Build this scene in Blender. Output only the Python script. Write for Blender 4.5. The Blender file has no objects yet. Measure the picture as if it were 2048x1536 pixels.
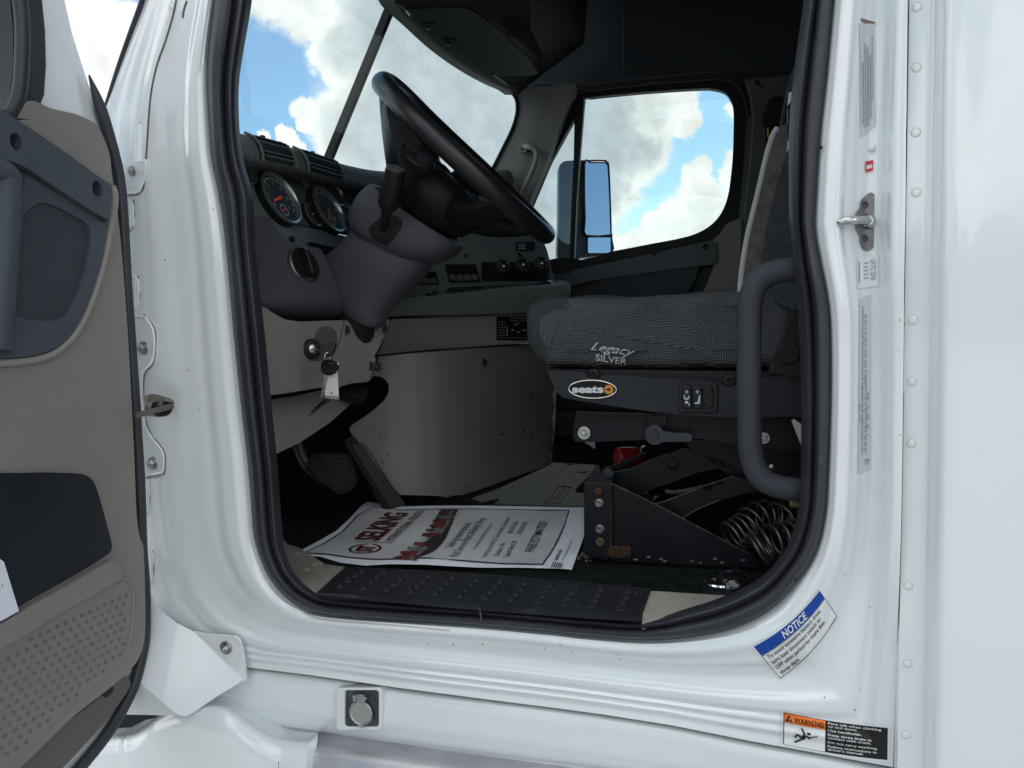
import bpy, bmesh, math, random
from mathutils import Vector, Matrix, geometry, bvhtree
random.seed(7)
C = bpy.context.scene
COL = C.collection
V = Vector
PI = math.pi
# ------------------------------------------------------------------ camera
EYE = V((0, -1.15, 1.68)); FPX = 1540.0
YAW, PITCH, ROLL = math.radians(17), math.radians(-5.0), math.radians(2.0)
F_ = V((-math.sin(YAW)*math.cos(PITCH), math.cos(YAW)*math.cos(PITCH), math.sin(PITCH)))
R0 = V((math.cos(YAW), math.sin(YAW), 0)); U0 = R0.cross(F_)
R_ = R0*math.cos(ROLL) - U0*math.sin(ROLL); U_ = U0*math.cos(ROLL) + R0*math.sin(ROLL)
cam_d = bpy.data.cameras.new('camera'); cam = bpy.data.objects.new('camera', cam_d); COL.objects.link(cam)
cam_d.sensor_width = 36; cam_d.lens = FPX/2048*36; cam_d.clip_start = .02; cam_d.clip_end = 5000
m = Matrix.Identity(4)
for i in range(3):
    m[i][0], m[i][1], m[i][2], m[i][3] = R_[i], U_[i], -F_[i], EYE[i]
cam.matrix_world = m; C.camera = cam
# ------------------------------------------------------------------ light
SUN_EL, SUN_AZ = math.radians(45), math.radians(9)      # azimuth from +Y towards +X
sd = V((math.sin(SUN_AZ)*math.cos(SUN_EL), math.cos(SUN_AZ)*math.cos(SUN_EL), math.sin(SUN_EL)))
sl = bpy.data.lights.new('sun', 'SUN'); sl.energy = 2.0; sl.angle = math.radians(.5); sl.color = (1, .95, .87)
so = bpy.data.objects.new('sun', sl); COL.objects.link(so); so.rotation_euler = sd.to_track_quat('Z', 'Y').to_euler(); so.location = (0, 8, 8)
C.view_settings.view_transform = 'Standard'; C.view_settings.look = 'None'; C.view_settings.gamma = 1
C.view_settings.use_curve_mapping = False
C.view_settings.exposure = 1.0
C.cycles.max_bounces = 10; C.cycles.transparent_max_bounces = 12; C.cycles.use_denoising = True
C.cycles.sample_clamp_indirect = 6

def ray(px, py): return (F_ + R_*((px-1024)/FPX) - U_*((py-768)/FPX))
YS = 0.0
def at(px, py, X=None, Y=None, Z=None, pl=None):
    """the point of the plane X=, Y=, Z= or (point, normal) that the pixel shows"""
    d = ray(px, py)
    if X is not None: t = (X-EYE.x)/d.x
    elif Y is not None: t = (Y+YS-EYE.y)/d.y
    elif Z is not None: t = (Z-EYE.z)/d.z
    else: t = (pl[0]-EYE).dot(pl[1])/d.dot(pl[1])
    return EYE + d*t
def AT(pts, **k): return [at(p[0], p[1], **k) for p in pts]

# ------------------------------------------------------------------ sky
def sky():
    w = bpy.data.worlds.new('World'); C.world = w; w.use_nodes = True
    nt = w.node_tree; N = nt.nodes; L = nt.links
    for n in list(N): N.remove(n)
    out = N.new('ShaderNodeOutputWorld'); bg = N.new('ShaderNodeBackground'); L.new(bg.outputs[0], out.inputs[0])
    bg.inputs[1].default_value = .1
    st = N.new('ShaderNodeTexSky'); st.sky_type = 'NISHITA'; st.sun_disc = False
    st.sun_elevation = SUN_EL; st.sun_rotation = SUN_AZ; st.air_density = 1.0; st.dust_density = .3; st.ozone_density = 1.6
    tc = N.new('ShaderNodeTexCoord')
    def vm(op, a, b=None):
        n = N.new('ShaderNodeVectorMath'); n.operation = op
        if hasattr(a, 'node'): L.new(a, n.inputs[0])
        else: n.inputs[0].default_value = a
        if b is not None:
            if hasattr(b, 'node'): L.new(b, n.inputs[1])
            else: n.inputs[1].default_value = b
        return n
    def ma(op, a, b=0, c=None):
        n = N.new('ShaderNodeMath'); n.operation = op
        for i, x in enumerate((a, b, c)):
            if x is None: continue
            if hasattr(x, 'node'): L.new(x, n.inputs[i])
            else: n.inputs[i].default_value = x
        return n.outputs[0]
    def mr(x, a, b, c=0, d=1):
        n = N.new('ShaderNodeMapRange'); n.interpolation_type = 'SMOOTHSTEP'; L.new(x, n.inputs[0])
        for i, q in enumerate((a, b, c, d)): n.inputs[i+1].default_value = q
        return n.outputs[0]
    def noise(scale, detail, rough, vec):
        n = N.new('ShaderNodeTexNoise'); n.inputs['Scale'].default_value = scale; n.inputs['Detail'].default_value = detail
        n.inputs['Roughness'].default_value = rough; L.new(vec, n.inputs['Vector']); return n
    g = tc.outputs['Generated']
    n1 = noise(7, 9, .62, g); n2 = noise(26, 8, .6, g)
    w1 = vm('SUBTRACT', n1.outputs['Color'], (.5, .5, .5)); w1s = vm('SCALE', w1.outputs[0]); w1s.inputs['Scale'].default_value = .07
    w2 = vm('SUBTRACT', n2.outputs['Color'], (.5, .5, .5)); w2s = vm('SCALE', w2.outputs[0]); w2s.inputs['Scale'].default_value = .04
    p = vm('ADD', g, w1s.outputs[0]); p = vm('ADD', p.outputs[0], w2s.outputs[0]); p = vm('NORMALIZE', p.outputs[0]).outputs[0]
    blobs = CLOUDS
    acc = None; thick = None
    for (px, py, r, k) in blobs:
        c = ray(px, py).normalized()
        d = vm('DOT_PRODUCT', p, c).outputs['Value']
        v = mr(d, math.cos(math.radians(r*1.2)), math.cos(math.radians(r*.2)))
        kk = ma('MULTIPLY', v, k)
        acc = v if acc is None else ma('MAXIMUM', acc, v)
        thick = kk if thick is None else ma('MAXIMUM', thick, kk)
    # clouds over the rest of the sky
    sep = N.new('ShaderNodeSeparateXYZ'); L.new(g, sep.inputs[0])
    nb = noise(2.3, 10, .58, g)
    clr = vm('DOT_PRODUCT', g, V((.97, .06, .28)).normalized()).outputs['Value']
    back = ma('MULTIPLY', ma('MULTIPLY', mr(nb.outputs['Fac'], .43, .64), mr(sep.outputs[1], .45, .05)), mr(clr, .96, .88))
    cov_all = ma('MAXIMUM', acc, back); th_all = ma('MAXIMUM', thick, ma('MULTIPLY', back, .62))
    cov = mr(cov_all, .03, .55)
    core = mr(th_all, .30, 1.05)
    det = mr(n2.outputs['Fac'], .3, .7, .86, 1.1)
    sh = N.new('ShaderNodeMix'); sh.data_type = 'RGBA'; L.new(core, sh.inputs[0])
    sh.inputs[6].default_value = CLOUD_BRIGHT; sh.inputs[7].default_value = CLOUD_GREY
    lit = mr(sep.outputs[1], .45, -.1, .72, 1.3)      # clouds away from the sun side are front-lit
    sc = vm('SCALE', sh.outputs[2]); L.new(ma('MULTIPLY', det, lit), sc.inputs['Scale'])
    hz = vm('MULTIPLY', st.outputs[0], SKY_GAIN).outputs[0]
    fin = N.new('ShaderNodeMix'); fin.data_type = 'RGBA'; L.new(cov, fin.inputs[0]); L.new(hz, fin.inputs[6]); L.new(sc.outputs[0], fin.inputs[7])
    L.new(fin.outputs[2], bg.inputs[0])
CLOUD_BRIGHT = (8.0, 8.1, 7.8, 1); CLOUD_GREY = (4.1, 4.7, 5.1, 1); SKY_GAIN = (.56, .68, .70)
CLOUDS = [(815, 30, 5.6, 1), (890, 240, 8.3, 1), (1000, 330, 8, 1), (745, 265, 4.0, .9), (700, 90, 2.6, .8), (640, -60, 4.0, .45), (560, -90, 4.0, .4), (628, 225, 1.3, .3),
          (585, 290, 1.0, .3), (520, 300, .8, .25), (1110, 330, 5, 1), (1190, 250, 4.2, 1), (1285, 220, 2.7, .65), (1350, 210, 1.9, .38), (1372, 245, 1.1, .3), (1170, 380, 3.9, 1), (1250, 370, 1.2, .3),
          (1235, 300, 3.4, .9), (1400, 410, 2.1, .5), (1388, 350, 1.3, .35), (1335, 450, 1.7, .4), (1440, 455, 2.6, .6), (1285, 495, 1.5, .35), (1215, 520, 2.5, .6), (1485, 345, 1.5, .4), (1475, 225, .9, .3),
          (205, 120, 4.0, .45), (175, 210, 5.0, .5), (250, 90, 3.0, .4), (120, 60, 4, .5), (1080, 480, 5, .9), (20, 150, 8, .6)]
sky()
# ------------------------------------------------------------------ materials
MATS = {}
def mat(name, col, rough=.5, metal=0, bump=None, var=None, coat=0, spec=.22, coord='Object', grime=None, extra=None):
    if name in MATS: return MATS[name]
    M = bpy.data.materials.new(name); M.use_nodes = True; nt = M.node_tree; N = nt.nodes; L = nt.links
    b = N['Principled BSDF']; b.inputs['Base Color'].default_value = (*col, 1); b.inputs['Roughness'].default_value = rough
    b.inputs['Metallic'].default_value = metal; b.inputs['Specular IOR Level'].default_value = spec
    if coat: b.inputs['Coat Weight'].default_value = coat; b.inputs['Coat Roughness'].default_value = .04
    tc = N.new('ShaderNodeTexCoord').outputs[coord]
    cur = None
    if var:
        n = N.new('ShaderNodeTexNoise'); n.inputs['Scale'].default_value = var[0]; n.inputs['Detail'].default_value = 6; L.new(tc, n.inputs['Vector'])
        r = N.new('ShaderNodeValToRGB'); a = var[1]
        r.color_ramp.elements[0].color = (*[c*(1-a) for c in col], 1); r.color_ramp.elements[1].color = (*[min(1, c*(1+a)) for c in col], 1)
        r.color_ramp.elements[0].position = .3; r.color_ramp.elements[1].position = .7
        L.new(n.outputs['Fac'], r.inputs[0]); cur = r.outputs[0]
        mr = N.new('ShaderNodeMapRange'); mr.inputs[3].default_value = max(.02, rough-.08); mr.inputs[4].default_value = min(1, rough+.1)
        L.new(n.outputs['Fac'], mr.inputs[0]); L.new(mr.outputs[0], b.inputs['Roughness'])
    if grime:   # (scale, threshold, colour, amount) : soft patches of dirt
        n = N.new('ShaderNodeTexNoise'); n.inputs['Scale'].default_value = grime[0]; n.inputs['Detail'].default_value = 9; n.inputs['Roughness'].default_value = .7
        L.new(tc, n.inputs['Vector'])
        mr = N.new('ShaderNodeMapRange'); mr.inputs[1].default_value = grime[1]; mr.inputs[2].default_value = grime[1]+.12; mr.inputs[4].default_value = grime[3]
        L.new(n.outputs['Fac'], mr.inputs[0])
        mx = N.new('ShaderNodeMix'); mx.data_type = 'RGBA'; L.new(mr.outputs[0], mx.inputs[0])
        if cur: L.new(cur, mx.inputs[6])
        else: mx.inputs[6].default_value = (*col, 1)
        mx.inputs[7].default_value = (*grime[2], 1); cur = mx.outputs[2]
    if cur: L.new(cur, b.inputs['Base Color'])
    if bump:
        n = N.new('ShaderNodeTexNoise'); n.inputs['Scale'].default_value = bump[0]; n.inputs['Detail'].default_value = 3; L.new(tc, n.inputs['Vector'])
        bp = N.new('ShaderNodeBump'); bp.inputs['Strength'].default_value = bump[1]; bp.inputs['Distance'].default_value = .001
        L.new(n.outputs['Fac'], bp.inputs['Height']); L.new(bp.outputs[0], b.inputs['Normal'])
    if extra: extra(M, N, L, b, tc, cur)
    MATS[name] = M; return M
WHITE = mat('white_paint', (.78, .815, .845), .16, coat=1.0, spec=.5, var=(2.2, .025), grime=(9, .62, (.60, .58, .54), .22), bump=(3.5, .5))
SMUDGE = mat('grey_grime', (.22, .20, .17), .8, bump=(300, .5), grime=(40, .5, (.5, .48, .42), .8))
RUBBER = mat('door_rubber', (.030, .032, .042), .42, spec=.45, bump=(60, .15), var=(8, .25), grime=(22, .62, (.10, .09, .08), .5))
BLKPL = mat('black_plastic', (.012, .013, .015), .38, bump=(900, .25), var=(6, .2))
BLKSOFT = mat('soft_black_plastic', (.015, .016, .019), .5, bump=(900, .3), var=(6, .2))
DKMETAL = mat('black_painted_steel', (.0065, .0075, .0105), .42, bump=(400, .2), var=(10, .3), grime=(30, .70, (.07, .04, .025), .6))
DASH = mat('dash_plastic', (.135, .158, .166), .5, bump=(620, 1.1), var=(5, .1))
PURP = mat('column_plastic', (.070, .072, .086), .5, bump=(620, 1.1), var=(5, .1))
DOORPL = mat('door_bluegrey_plastic', (.067, .079, .097), .5, spec=.4, bump=(560, 1.1), var=(5, .08))
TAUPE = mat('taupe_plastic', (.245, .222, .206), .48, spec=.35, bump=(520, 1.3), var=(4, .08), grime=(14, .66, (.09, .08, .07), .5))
HEADL = mat('headliner', (.046, .055, .066), .95, bump=(700, .6))
FLOORM = mat('floor_rubber', (.009, .013, .013), .85, spec=.10, bump=(240, 1.6), var=(30, .5), grime=(70, .60, (.05, .055, .05), .3))
SILLPL = mat('sill_plastic', (.020, .022, .027), .42, bump=(600, .4), var=(9, .25), grime=(18, .6, (.08, .075, .07), .5))
CREAM = mat('cream_sill', (.28, .26, .225), .55, var=(12, .15), grime=(24, .56, (.08, .07, .06), .6))
STEEL = mat('steel', (.45, .45, .44), .35, metal=1, var=(30, .2))
CHROME = mat('chrome', (.75, .75, .76), .12, metal=1)
RUST = mat('rusty_steel', (.065, .038, .026), .7, metal=.4, var=(60, .4))
CASTM = mat('cast_steel', (.20, .19, .185), .42, metal=.9, var=(40, .3), bump=(200, .3))
ALU = mat('brushed_aluminium', (.55, .54, .57), .42, metal=.8, var=(14, .1), bump=(120, .2))
PAPER = mat('paper', (.80, .83, .90), .7, bump=(22, 3.0))
PAPER_IN = mat('paper_print_grey', (.56, .56, .57), .6, var=(6, .12))
INK = mat('black_ink', (.02, .02, .022), .5)
MAROON = mat('maroon_ink', (.085, .010, .014), .5)
REDINK = mat('red_print', (.17, .035, .028), .5, var=(60, .5))
GREYINK = mat('grey_print', (.16, .16, .17), .5, var=(60, .5))
BLUEINK = mat('blue_print', (.012, .065, .36), .4)
ORANGE = mat('orange_print', (.85, .20, .03), .4)
STICKER = mat('sticker_white', (.78, .80, .82), .35)
CLEARST = mat('faded_sticker', (.60, .64, .66), .35)
FADED = mat('faded_print', (.30, .33, .36), .5)
REDST = mat('red_print_sticker', (.60, .05, .07), .4)
WHITEINK = mat('white_print', (.72, .73, .74), .4)
SILVERTH = mat('silver_thread', (.42, .43, .44), .5, bump=(500, .4))
REDPAINT = mat('red_paint', (.32, .012, .015), .25, coat=.5)
YELLOWP = mat('yellow_cord', (.55, .42, .08), .5)
CHARF = mat('charcoal_fabric', (.040, .046, .050), .9, bump=(900, 1.0), var=(90, .3))
BURGF = mat('plum_grey_fabric', (.085, .075, .080), .9, bump=(900, 1.0), var=(80, .3))
PALEF = mat('pale_grey_piping', (.34, .36, .35), .8, bump=(900, .6))
CONC = mat('concrete_ground', (.36, .355, .34), .85, bump=(40, .5), var=(.6, .12), grime=(1.5, .6, (.16, .155, .15), .5))
NEEDLE = mat('orange_needle', (.85, .13, .04), .5)
DIAL = mat('dial_face', (.036, .052, .066), .35)
DIALINK = mat('dial_print', (.50, .62, .70), .5)
BEZEL = mat('gauge_bezel', (.36, .38, .38), .28, metal=.8)
GRILLE = mat('speaker_cloth', (.035, .042, .052), .7)
def _mesh_ex(M, N, L, b, tc, cur, sc=420, a=(.02, .025, .03), c=(.075, .09, .105)):
    mp = N.new('ShaderNodeMapping'); L.new(tc, mp.inputs[0]); mp.inputs['Scale'].default_value = (sc,)*3; mp.inputs['Rotation'].default_value = (0, 0, 0)
    sp = N.new('ShaderNodeSeparateXYZ'); L.new(mp.outputs[0], sp.inputs[0])
    def sn(o, k=1):
        n = N.new('ShaderNodeMath'); n.operation = 'SINE'; L.new(o, n.inputs[0]); return n.outputs[0]
    mu = N.new('ShaderNodeMath'); mu.operation = 'MULTIPLY'; L.new(sn(sp.outputs[1]), mu.inputs[0]); L.new(sn(sp.outputs[2]), mu.inputs[1])
    mr = N.new('ShaderNodeMapRange'); mr.inputs[1].default_value = -.3; mr.inputs[2].default_value = .5; L.new(mu.outputs[0], mr.inputs[0])
    mx = N.new('ShaderNodeMix'); mx.data_type = 'RGBA'; L.new(mr.outputs[0], mx.inputs[0]); mx.inputs[6].default_value = (*a, 1); mx.inputs[7].default_value = (*c, 1)
    L.new(mx.outputs[2], b.inputs['Base Color'])
    bp = N.new('ShaderNodeBump'); bp.inputs['Strength'].default_value = .6; bp.inputs['Distance'].default_value = .001; L.new(mr.outputs[0], bp.inputs['Height']); L.new(bp.outputs[0], b.inputs['Normal'])
GRILLE = mat('speaker_mesh', (.04, .05, .06), .6, extra=lambda *q: _mesh_ex(*q, sc=1250, a=(.028, .034, .042), c=(.085, .10, .12)))
def _weave(sc, ca, cb):
    def ex(M, N, L, b, tc, cur):
        nz = N.new('ShaderNodeTexNoise'); nz.inputs['Scale'].default_value = 9; L.new(tc, nz.inputs['Vector'])
        ws = N.new('ShaderNodeVectorMath'); ws.operation = 'SCALE'; L.new(nz.outputs['Color'], ws.inputs[0]); ws.inputs['Scale'].default_value = .012
        ad = N.new('ShaderNodeVectorMath'); ad.operation = 'ADD'; L.new(tc, ad.inputs[0]); L.new(ws.outputs[0], ad.inputs[1])
        mp = N.new('ShaderNodeMapping'); L.new(ad.outputs[0], mp.inputs[0]); mp.inputs['Rotation'].default_value = (0, math.radians(45), 0); mp.inputs['Scale'].default_value = (sc, sc*.7, sc)
        sp = N.new('ShaderNodeSeparateXYZ'); L.new(mp.outputs[0], sp.inputs[0])
        ad2 = N.new('ShaderNodeMath'); L.new(sp.outputs[2], ad2.inputs[0]); L.new(sp.outputs[1], ad2.inputs[1])
        o = []
        for s in (sp.outputs[0], ad2.outputs[0]):
            n = N.new('ShaderNodeMath'); n.operation = 'SINE'; L.new(s, n.inputs[0]); o.append(n.outputs[0])
        mu = N.new('ShaderNodeMath'); mu.operation = 'MULTIPLY'; L.new(o[0], mu.inputs[0]); L.new(o[1], mu.inputs[1])
        mr = N.new('ShaderNodeMapRange'); mr.inputs[1].default_value = -.15; mr.inputs[2].default_value = .45; L.new(mu.outputs[0], mr.inputs[0])
        n2 = N.new('ShaderNodeTexNoise'); n2.inputs['Scale'].default_value = 7; n2.inputs['Detail'].default_value = 6; L.new(tc, n2.inputs['Vector'])
        m2 = N.new('ShaderNodeMapRange'); m2.inputs[1].default_value = .35; m2.inputs[2].default_value = .65; m2.inputs[3].default_value = .55; m2.inputs[4].default_value = 1.0; L.new(n2.outputs['Fac'], m2.inputs[0])
        f = N.new('ShaderNodeMath'); f.operation = 'MULTIPLY'; L.new(mr.outputs[0], f.inputs[0]); L.new(m2.outputs[0], f.inputs[1])
        mx = N.new('ShaderNodeMix'); mx.data_type = 'RGBA'; L.new(f.outputs[0], mx.inputs[0]); mx.inputs[6].default_value = (*ca, 1); mx.inputs[7].default_value = (*cb, 1)
        L.new(mx.outputs[2], b.inputs['Base Color'])
        bp = N.new('ShaderNodeBump'); bp.inputs['Strength'].default_value = .7; bp.inputs['Distance'].default_value = .001; L.new(mr.outputs[0], bp.inputs['Height']); L.new(bp.outputs[0], b.inputs['Normal'])
    return ex
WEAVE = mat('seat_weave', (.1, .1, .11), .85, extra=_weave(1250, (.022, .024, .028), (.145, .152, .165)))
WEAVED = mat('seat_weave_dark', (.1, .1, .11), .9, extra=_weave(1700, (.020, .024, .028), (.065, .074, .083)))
def glass(name, tint, refl=1.45):
    M = bpy.data.materials.new(name); M.use_nodes = True; nt = M.node_tree; N = nt.nodes; L = nt.links
    for n in list(N): N.remove(n)
    o = N.new('ShaderNodeOutputMaterial'); t = N.new('ShaderNodeBsdfTransparent'); t.inputs[0].default_value = (*tint, 1)
    g = N.new('ShaderNodeBsdfGlossy'); g.inputs['Roughness'].default_value = .02
    lw = N.new('ShaderNodeLayerWeight'); lw.inputs[0].default_value = .5
    pw = N.new('ShaderNodeMath'); pw.operation = 'POWER'; L.new(lw.outputs['Facing'], pw.inputs[0]); pw.inputs[1].default_value = 5
    fr = N.new('ShaderNodeMath'); fr.operation = 'MULTIPLY_ADD'; L.new(pw.outputs[0], fr.inputs[0]); fr.inputs[1].default_value = .92; fr.inputs[2].default_value = .05
    mx = N.new('ShaderNodeMixShader'); L.new(fr.outputs[0], mx.inputs[0]); L.new(t.outputs[0], mx.inputs[1]); L.new(g.outputs[0], mx.inputs[2]); L.new(mx.outputs[0], o.inputs[0])
    return M
GLASS = glass('window_glass', (.90, .96, .95)); SIDEGL = glass('side_window_glass', (.93, .97, .96))
MIRROR = mat('mirror_silver', (.80, .86, .92), .02, metal=1)
# ------------------------------------------------------------------ mesh helpers
LOC = {}
def root(name, label, cat, loc, group=None):
    o = bpy.data.objects.new(name, None); COL.objects.link(o); o.location = loc; o.empty_display_size = .1
    o['label'] = label; o['category'] = cat
    if group: o['group'] = group
    LOC[o.name] = V(loc); return o
def finish(name, me, mats, parent=None, sharp=40, bevel=0, label=None, loc=None):
    for mt in (mats if isinstance(mats, (list, tuple)) else [mats]): me.materials.append(mt)
    for p in me.polygons: p.use_smooth = True
    try: me.set_sharp_from_angle(angle=math.radians(sharp))
    except Exception: pass
    o = bpy.data.objects.new(name, me); COL.objects.link(o)
    wl = V(loc) if loc is not None else V((0, 0, 0))
    o.location = wl; LOC[o.name] = wl
    if parent is not None:
        o.parent = parent; o.matrix_parent_inverse = Matrix.Translation(-LOC[parent.name])
    if bevel:
        b = o.modifiers.new('bevel', 'BEVEL'); b.width = bevel; b.segments = 3; b.limit_method = 'ANGLE'; b.angle_limit = math.radians(50); b.harden_normals = False
    if label: o['label'] = label
    return o
def mk(name, bm, mats, parent=None, sharp=40, bevel=0, label=None, loc=None, recalc=True):
    if recalc: bmesh.ops.recalc_face_normals(bm, faces=bm.faces)
    me = bpy.data.meshes.new(name); bm.to_mesh(me); bm.free()
    return finish(name, me, mats, parent, sharp, bevel, label, loc)
def copy_part(o, loc, parent):
    c = o.copy(); COL.objects.link(c); c.location = loc; LOC[c.name] = V(loc); c.parent = parent; c.matrix_parent_inverse = Matrix.Translation(-LOC[parent.name]); return c
def tagged(o, label, cat, group=None):
    o['label'] = label; o['category'] = cat
    if group: o['group'] = group
    return o
def spl(pts, n=6, closed=False):
    P = [V(p) for p in pts]; out = []; k = len(P)
    segs = k if closed else k-1
    for i in range(segs):
        p0 = P[i-1] if (closed or i > 0) else P[0]*2-P[1]
        p1 = P[i]; p2 = P[(i+1) % k]
        p3 = P[(i+2) % k] if (closed or i+2 < k) else P[-1]*2-P[-2]
        for j in range(n):
            t = j/n
            out.append(.5*((2*p1)+(p2-p0)*t+(2*p0-5*p1+4*p2-p3)*t*t+(3*p1-p0-3*p2+p3)*t**3))
    if not closed: out.append(P[-1])
    return out
def lin(pts, n=6):
    P = [V(p) for p in pts]; out = []
    for i in range(len(P)-1):
        for j in range(n): out.append(P[i].lerp(P[i+1], j/n))
    out.append(P[-1]); return out
def s2(pts, n=5, closed=True): return [(p.x, p.y) for p in spl([(a, b) for a, b in pts], n, closed)]
def rrect(x0, y0, x1, y1, r, n=5):
    out = []
    for cx, cy, a0 in ((x1-r, y0+r, -90), (x1-r, y1-r, 0), (x0+r, y1-r, 90), (x0+r, y0+r, 180)):
        for i in range(n+1):
            a = math.radians(a0+90*i/n); out.append((cx+r*math.cos(a), cy+r*math.sin(a)))
    return out
def ell(cx, cy, rx, ry, rot=0, n=32):
    out = []; r = math.radians(rot)
    for i in range(n):
        a = 2*PI*i/n; x = rx*math.cos(a); y = ry*math.sin(a); out.append((cx+x*math.cos(r)-y*math.sin(r), cy+x*math.sin(r)+y*math.cos(r)))
    return out
def inside(p, poly):
    x, y = p; c = False; j = len(poly)-1
    for i in range(len(poly)):
        xi, yi = poly[i]; xj, yj = poly[j]
        if (yi > y) != (yj > y) and x < (xj-xi)*(y-yi)/(yj-yi)+xi: c = not c
        j = i
    return c
def patch_bm(outline, fn, step=14, holes=(), thick=None, bm=None, mi=0, dense=True):
    """surface piece: outline (photo coordinates) laid on the 3-D surface fn, given real thickness"""
    bm = bm or bmesh.new()
    vs = []; es = []
    for poly in [outline]+list(holes):
        b = len(vs); q = []
        for i, p in enumerate(poly):
            a = poly[(i+1) % len(poly)]; d = math.hypot(a[0]-p[0], a[1]-p[1]); k = max(1, int(d/step)) if dense else 1
            for j in range(k): q.append(V((p[0]+(a[0]-p[0])*j/k, p[1]+(a[1]-p[1])*j/k)))
        vs += q; es += [(b+i, b+(i+1) % len(q)) for i in range(len(q))]
    if dense:
        x0 = min(p[0] for p in outline); x1 = max(p[0] for p in outline); y0 = min(p[1] for p in outline); y1 = max(p[1] for p in outline)
        nb = [tuple(v) for v in vs]
        y = y0+step*.5; row = 0
        while y < y1:
            x = x0+step*(.5 if row % 2 else 1.)
            while x < x1:
                if inside((x, y), outline) and not any(inside((x, y), h) for h in holes) and min((x-a)**2+(y-b)**2 for a, b in nb) > (step*.45)**2: vs.append(V((x, y)))
                x += step
            y += step*.87; row += 1
    r = geometry.delaunay_2d_cdt(vs, es, [], 0, 1e-5)
    V3 = [fn(v.x, v.y) for v in r[0]]
    tris = []
    for f in r[2]:
        c = sum((r[0][i] for i in f), V((0, 0)))/len(f)
        if inside((c.x, c.y), outline) and not any(inside((c.x, c.y), h) for h in holes): tris.append(tuple(f))
    used = sorted({i for f in tris for i in f}); mp = {i: k for k, i in enumerate(used)}
    A = [bm.verts.new(V3[i]) for i in used]
    faces = []
    for f in tris:
        try: q = bm.faces.new([A[mp[i]] for i in f]); q.material_index = mi; faces.append(q)
        except ValueError: pass
    if thick is not None:
        t = V(thick); B = [bm.verts.new(V3[i]+t) for i in used]; cnt = {}
        for f in tris:
            for i in range(3):
                e = (f[i], f[(i+1) % 3]); cnt[e] = cnt.get(e, 0)+1
            try: q = bm.faces.new([B[mp[i]] for i in reversed(f)]); q.material_index = mi
            except ValueError: pass
        for (a, b) in cnt:
            if (b, a) not in cnt:
                try: q = bm.faces.new([A[mp[b]], A[mp[a]], B[mp[a]], B[mp[b]]]); q.material_index = mi
                except ValueError: pass
    return bm
def patch(name, outline, fn, m, parent, thick=(0, .012, 0), step=14, holes=(), bevel=.0025, dense=True, sharp=50, label=None):
    return mk(name, patch_bm(outline, fn, step, holes, thick, dense=dense), m, parent, sharp, bevel, label)
def onY(Y): return lambda px, py: at(px, py, Y=Y)
def onX(X): return lambda px, py: at(px, py, X=X)
def onZ(Z): return lambda px, py: at(px, py, Z=Z)
def onP(p, n): return lambda px, py: at(px, py, pl=(V(p), V(n)))
def ribbon(path, e, z0=0):
    """surface swept from a plan path (points at height z0) along e; the ray meets the nearest strip in front"""
    P = [V((p[0], p[1], z0)) for p in path]; e = V(e)
    def fn(px, py):
        d = ray(px, py); best = None
        for i in range(len(P)-1):
            a, b = P[i], P[i+1]; n = (b-a).cross(e); dn = d.dot(n)
            if abs(dn) < 1e-9: continue
            t = (a-EYE).dot(n)/dn
            if t <= 0: continue
            h = EYE+d*t; q = h-a
            s = (q-e*((q.z)/e.z)).dot(b-a)/(b-a).length_squared
            lo = -50 if i == 0 else -1e-6; hi = 50 if i == len(P)-2 else 1+1e-6
            if lo <= s <= hi and (best is None or t < best[0]): best = (t, h)
        return best[1] if best else at(px, py, Y=P[0].y)
    return fn
def loft(rows, bm=None, cu=False, cv=False, mi=0, cap=False):
    bm = bm or bmesh.new(); G = [[bm.verts.new(p) for p in r] for r in rows]; nu = len(G); nv = len(G[0])
    for i in range(nu if cu else nu-1):
        for j in range(nv if cv else nv-1):
            a, b = G[i], G[(i+1) % nu]; k = (j+1) % nv
            try: f = bm.faces.new((a[j], a[k], b[k], b[j])); f.material_index = mi
            except ValueError: pass
    if cap:
        for g in (G[0], G[-1]):
            try: f = bm.faces.new(g); f.material_index = mi
            except ValueError: pass
    return bm
def frame_of(d):
    d = d.normalized(); u = d.cross(V((0, 0, 1)))
    if u.length < .1: u = d.cross(V((1, 0, 0)))
    u.normalize(); return u, d.cross(u).normalized()
def tube(pts, r, bm=None, n=12, mi=0, cap=True, closed=False, flat=1):
    bm = bm or bmesh.new(); P = [V(p) for p in pts]; rows = []; u = None
    for i, p in enumerate(P):
        if closed: d = P[(i+1) % len(P)]-P[i-1]
        else: d = P[min(i+1, len(P)-1)]-P[max(i-1, 0)]
        d.normalize()
        if u is None: u, v = frame_of(d)
        else:
            u = (u-d*u.dot(d)).normalized(); v = d.cross(u)
        rr = r[i] if isinstance(r, (list, tuple)) else r
        rows.append([p+u*(rr*math.cos(2*PI*k/n))+v*(rr*flat*math.sin(2*PI*k/n)) for k in range(n)])
    return loft(rows, bm, cu=closed, cv=True, mi=mi, cap=cap and not closed)
def lathe(c, ax, prof, bm=None, n=32, mi=0, cap=True, u=None, sx=1):
    """prof: [(radius, height along ax)]"""
    bm = bm or bmesh.new(); ax = V(ax).normalized()
    if u is None: u, v = frame_of(ax)
    else: u = V(u); v = ax.cross(u).normalized()
    rows = [[V(c)+ax*h+u*(r*math.cos(2*PI*k/n)*sx)+v*(r*math.sin(2*PI*k/n)) for k in range(n)] for r, h in prof]
    return loft(rows, bm, cv=True, mi=mi, cap=cap)
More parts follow.
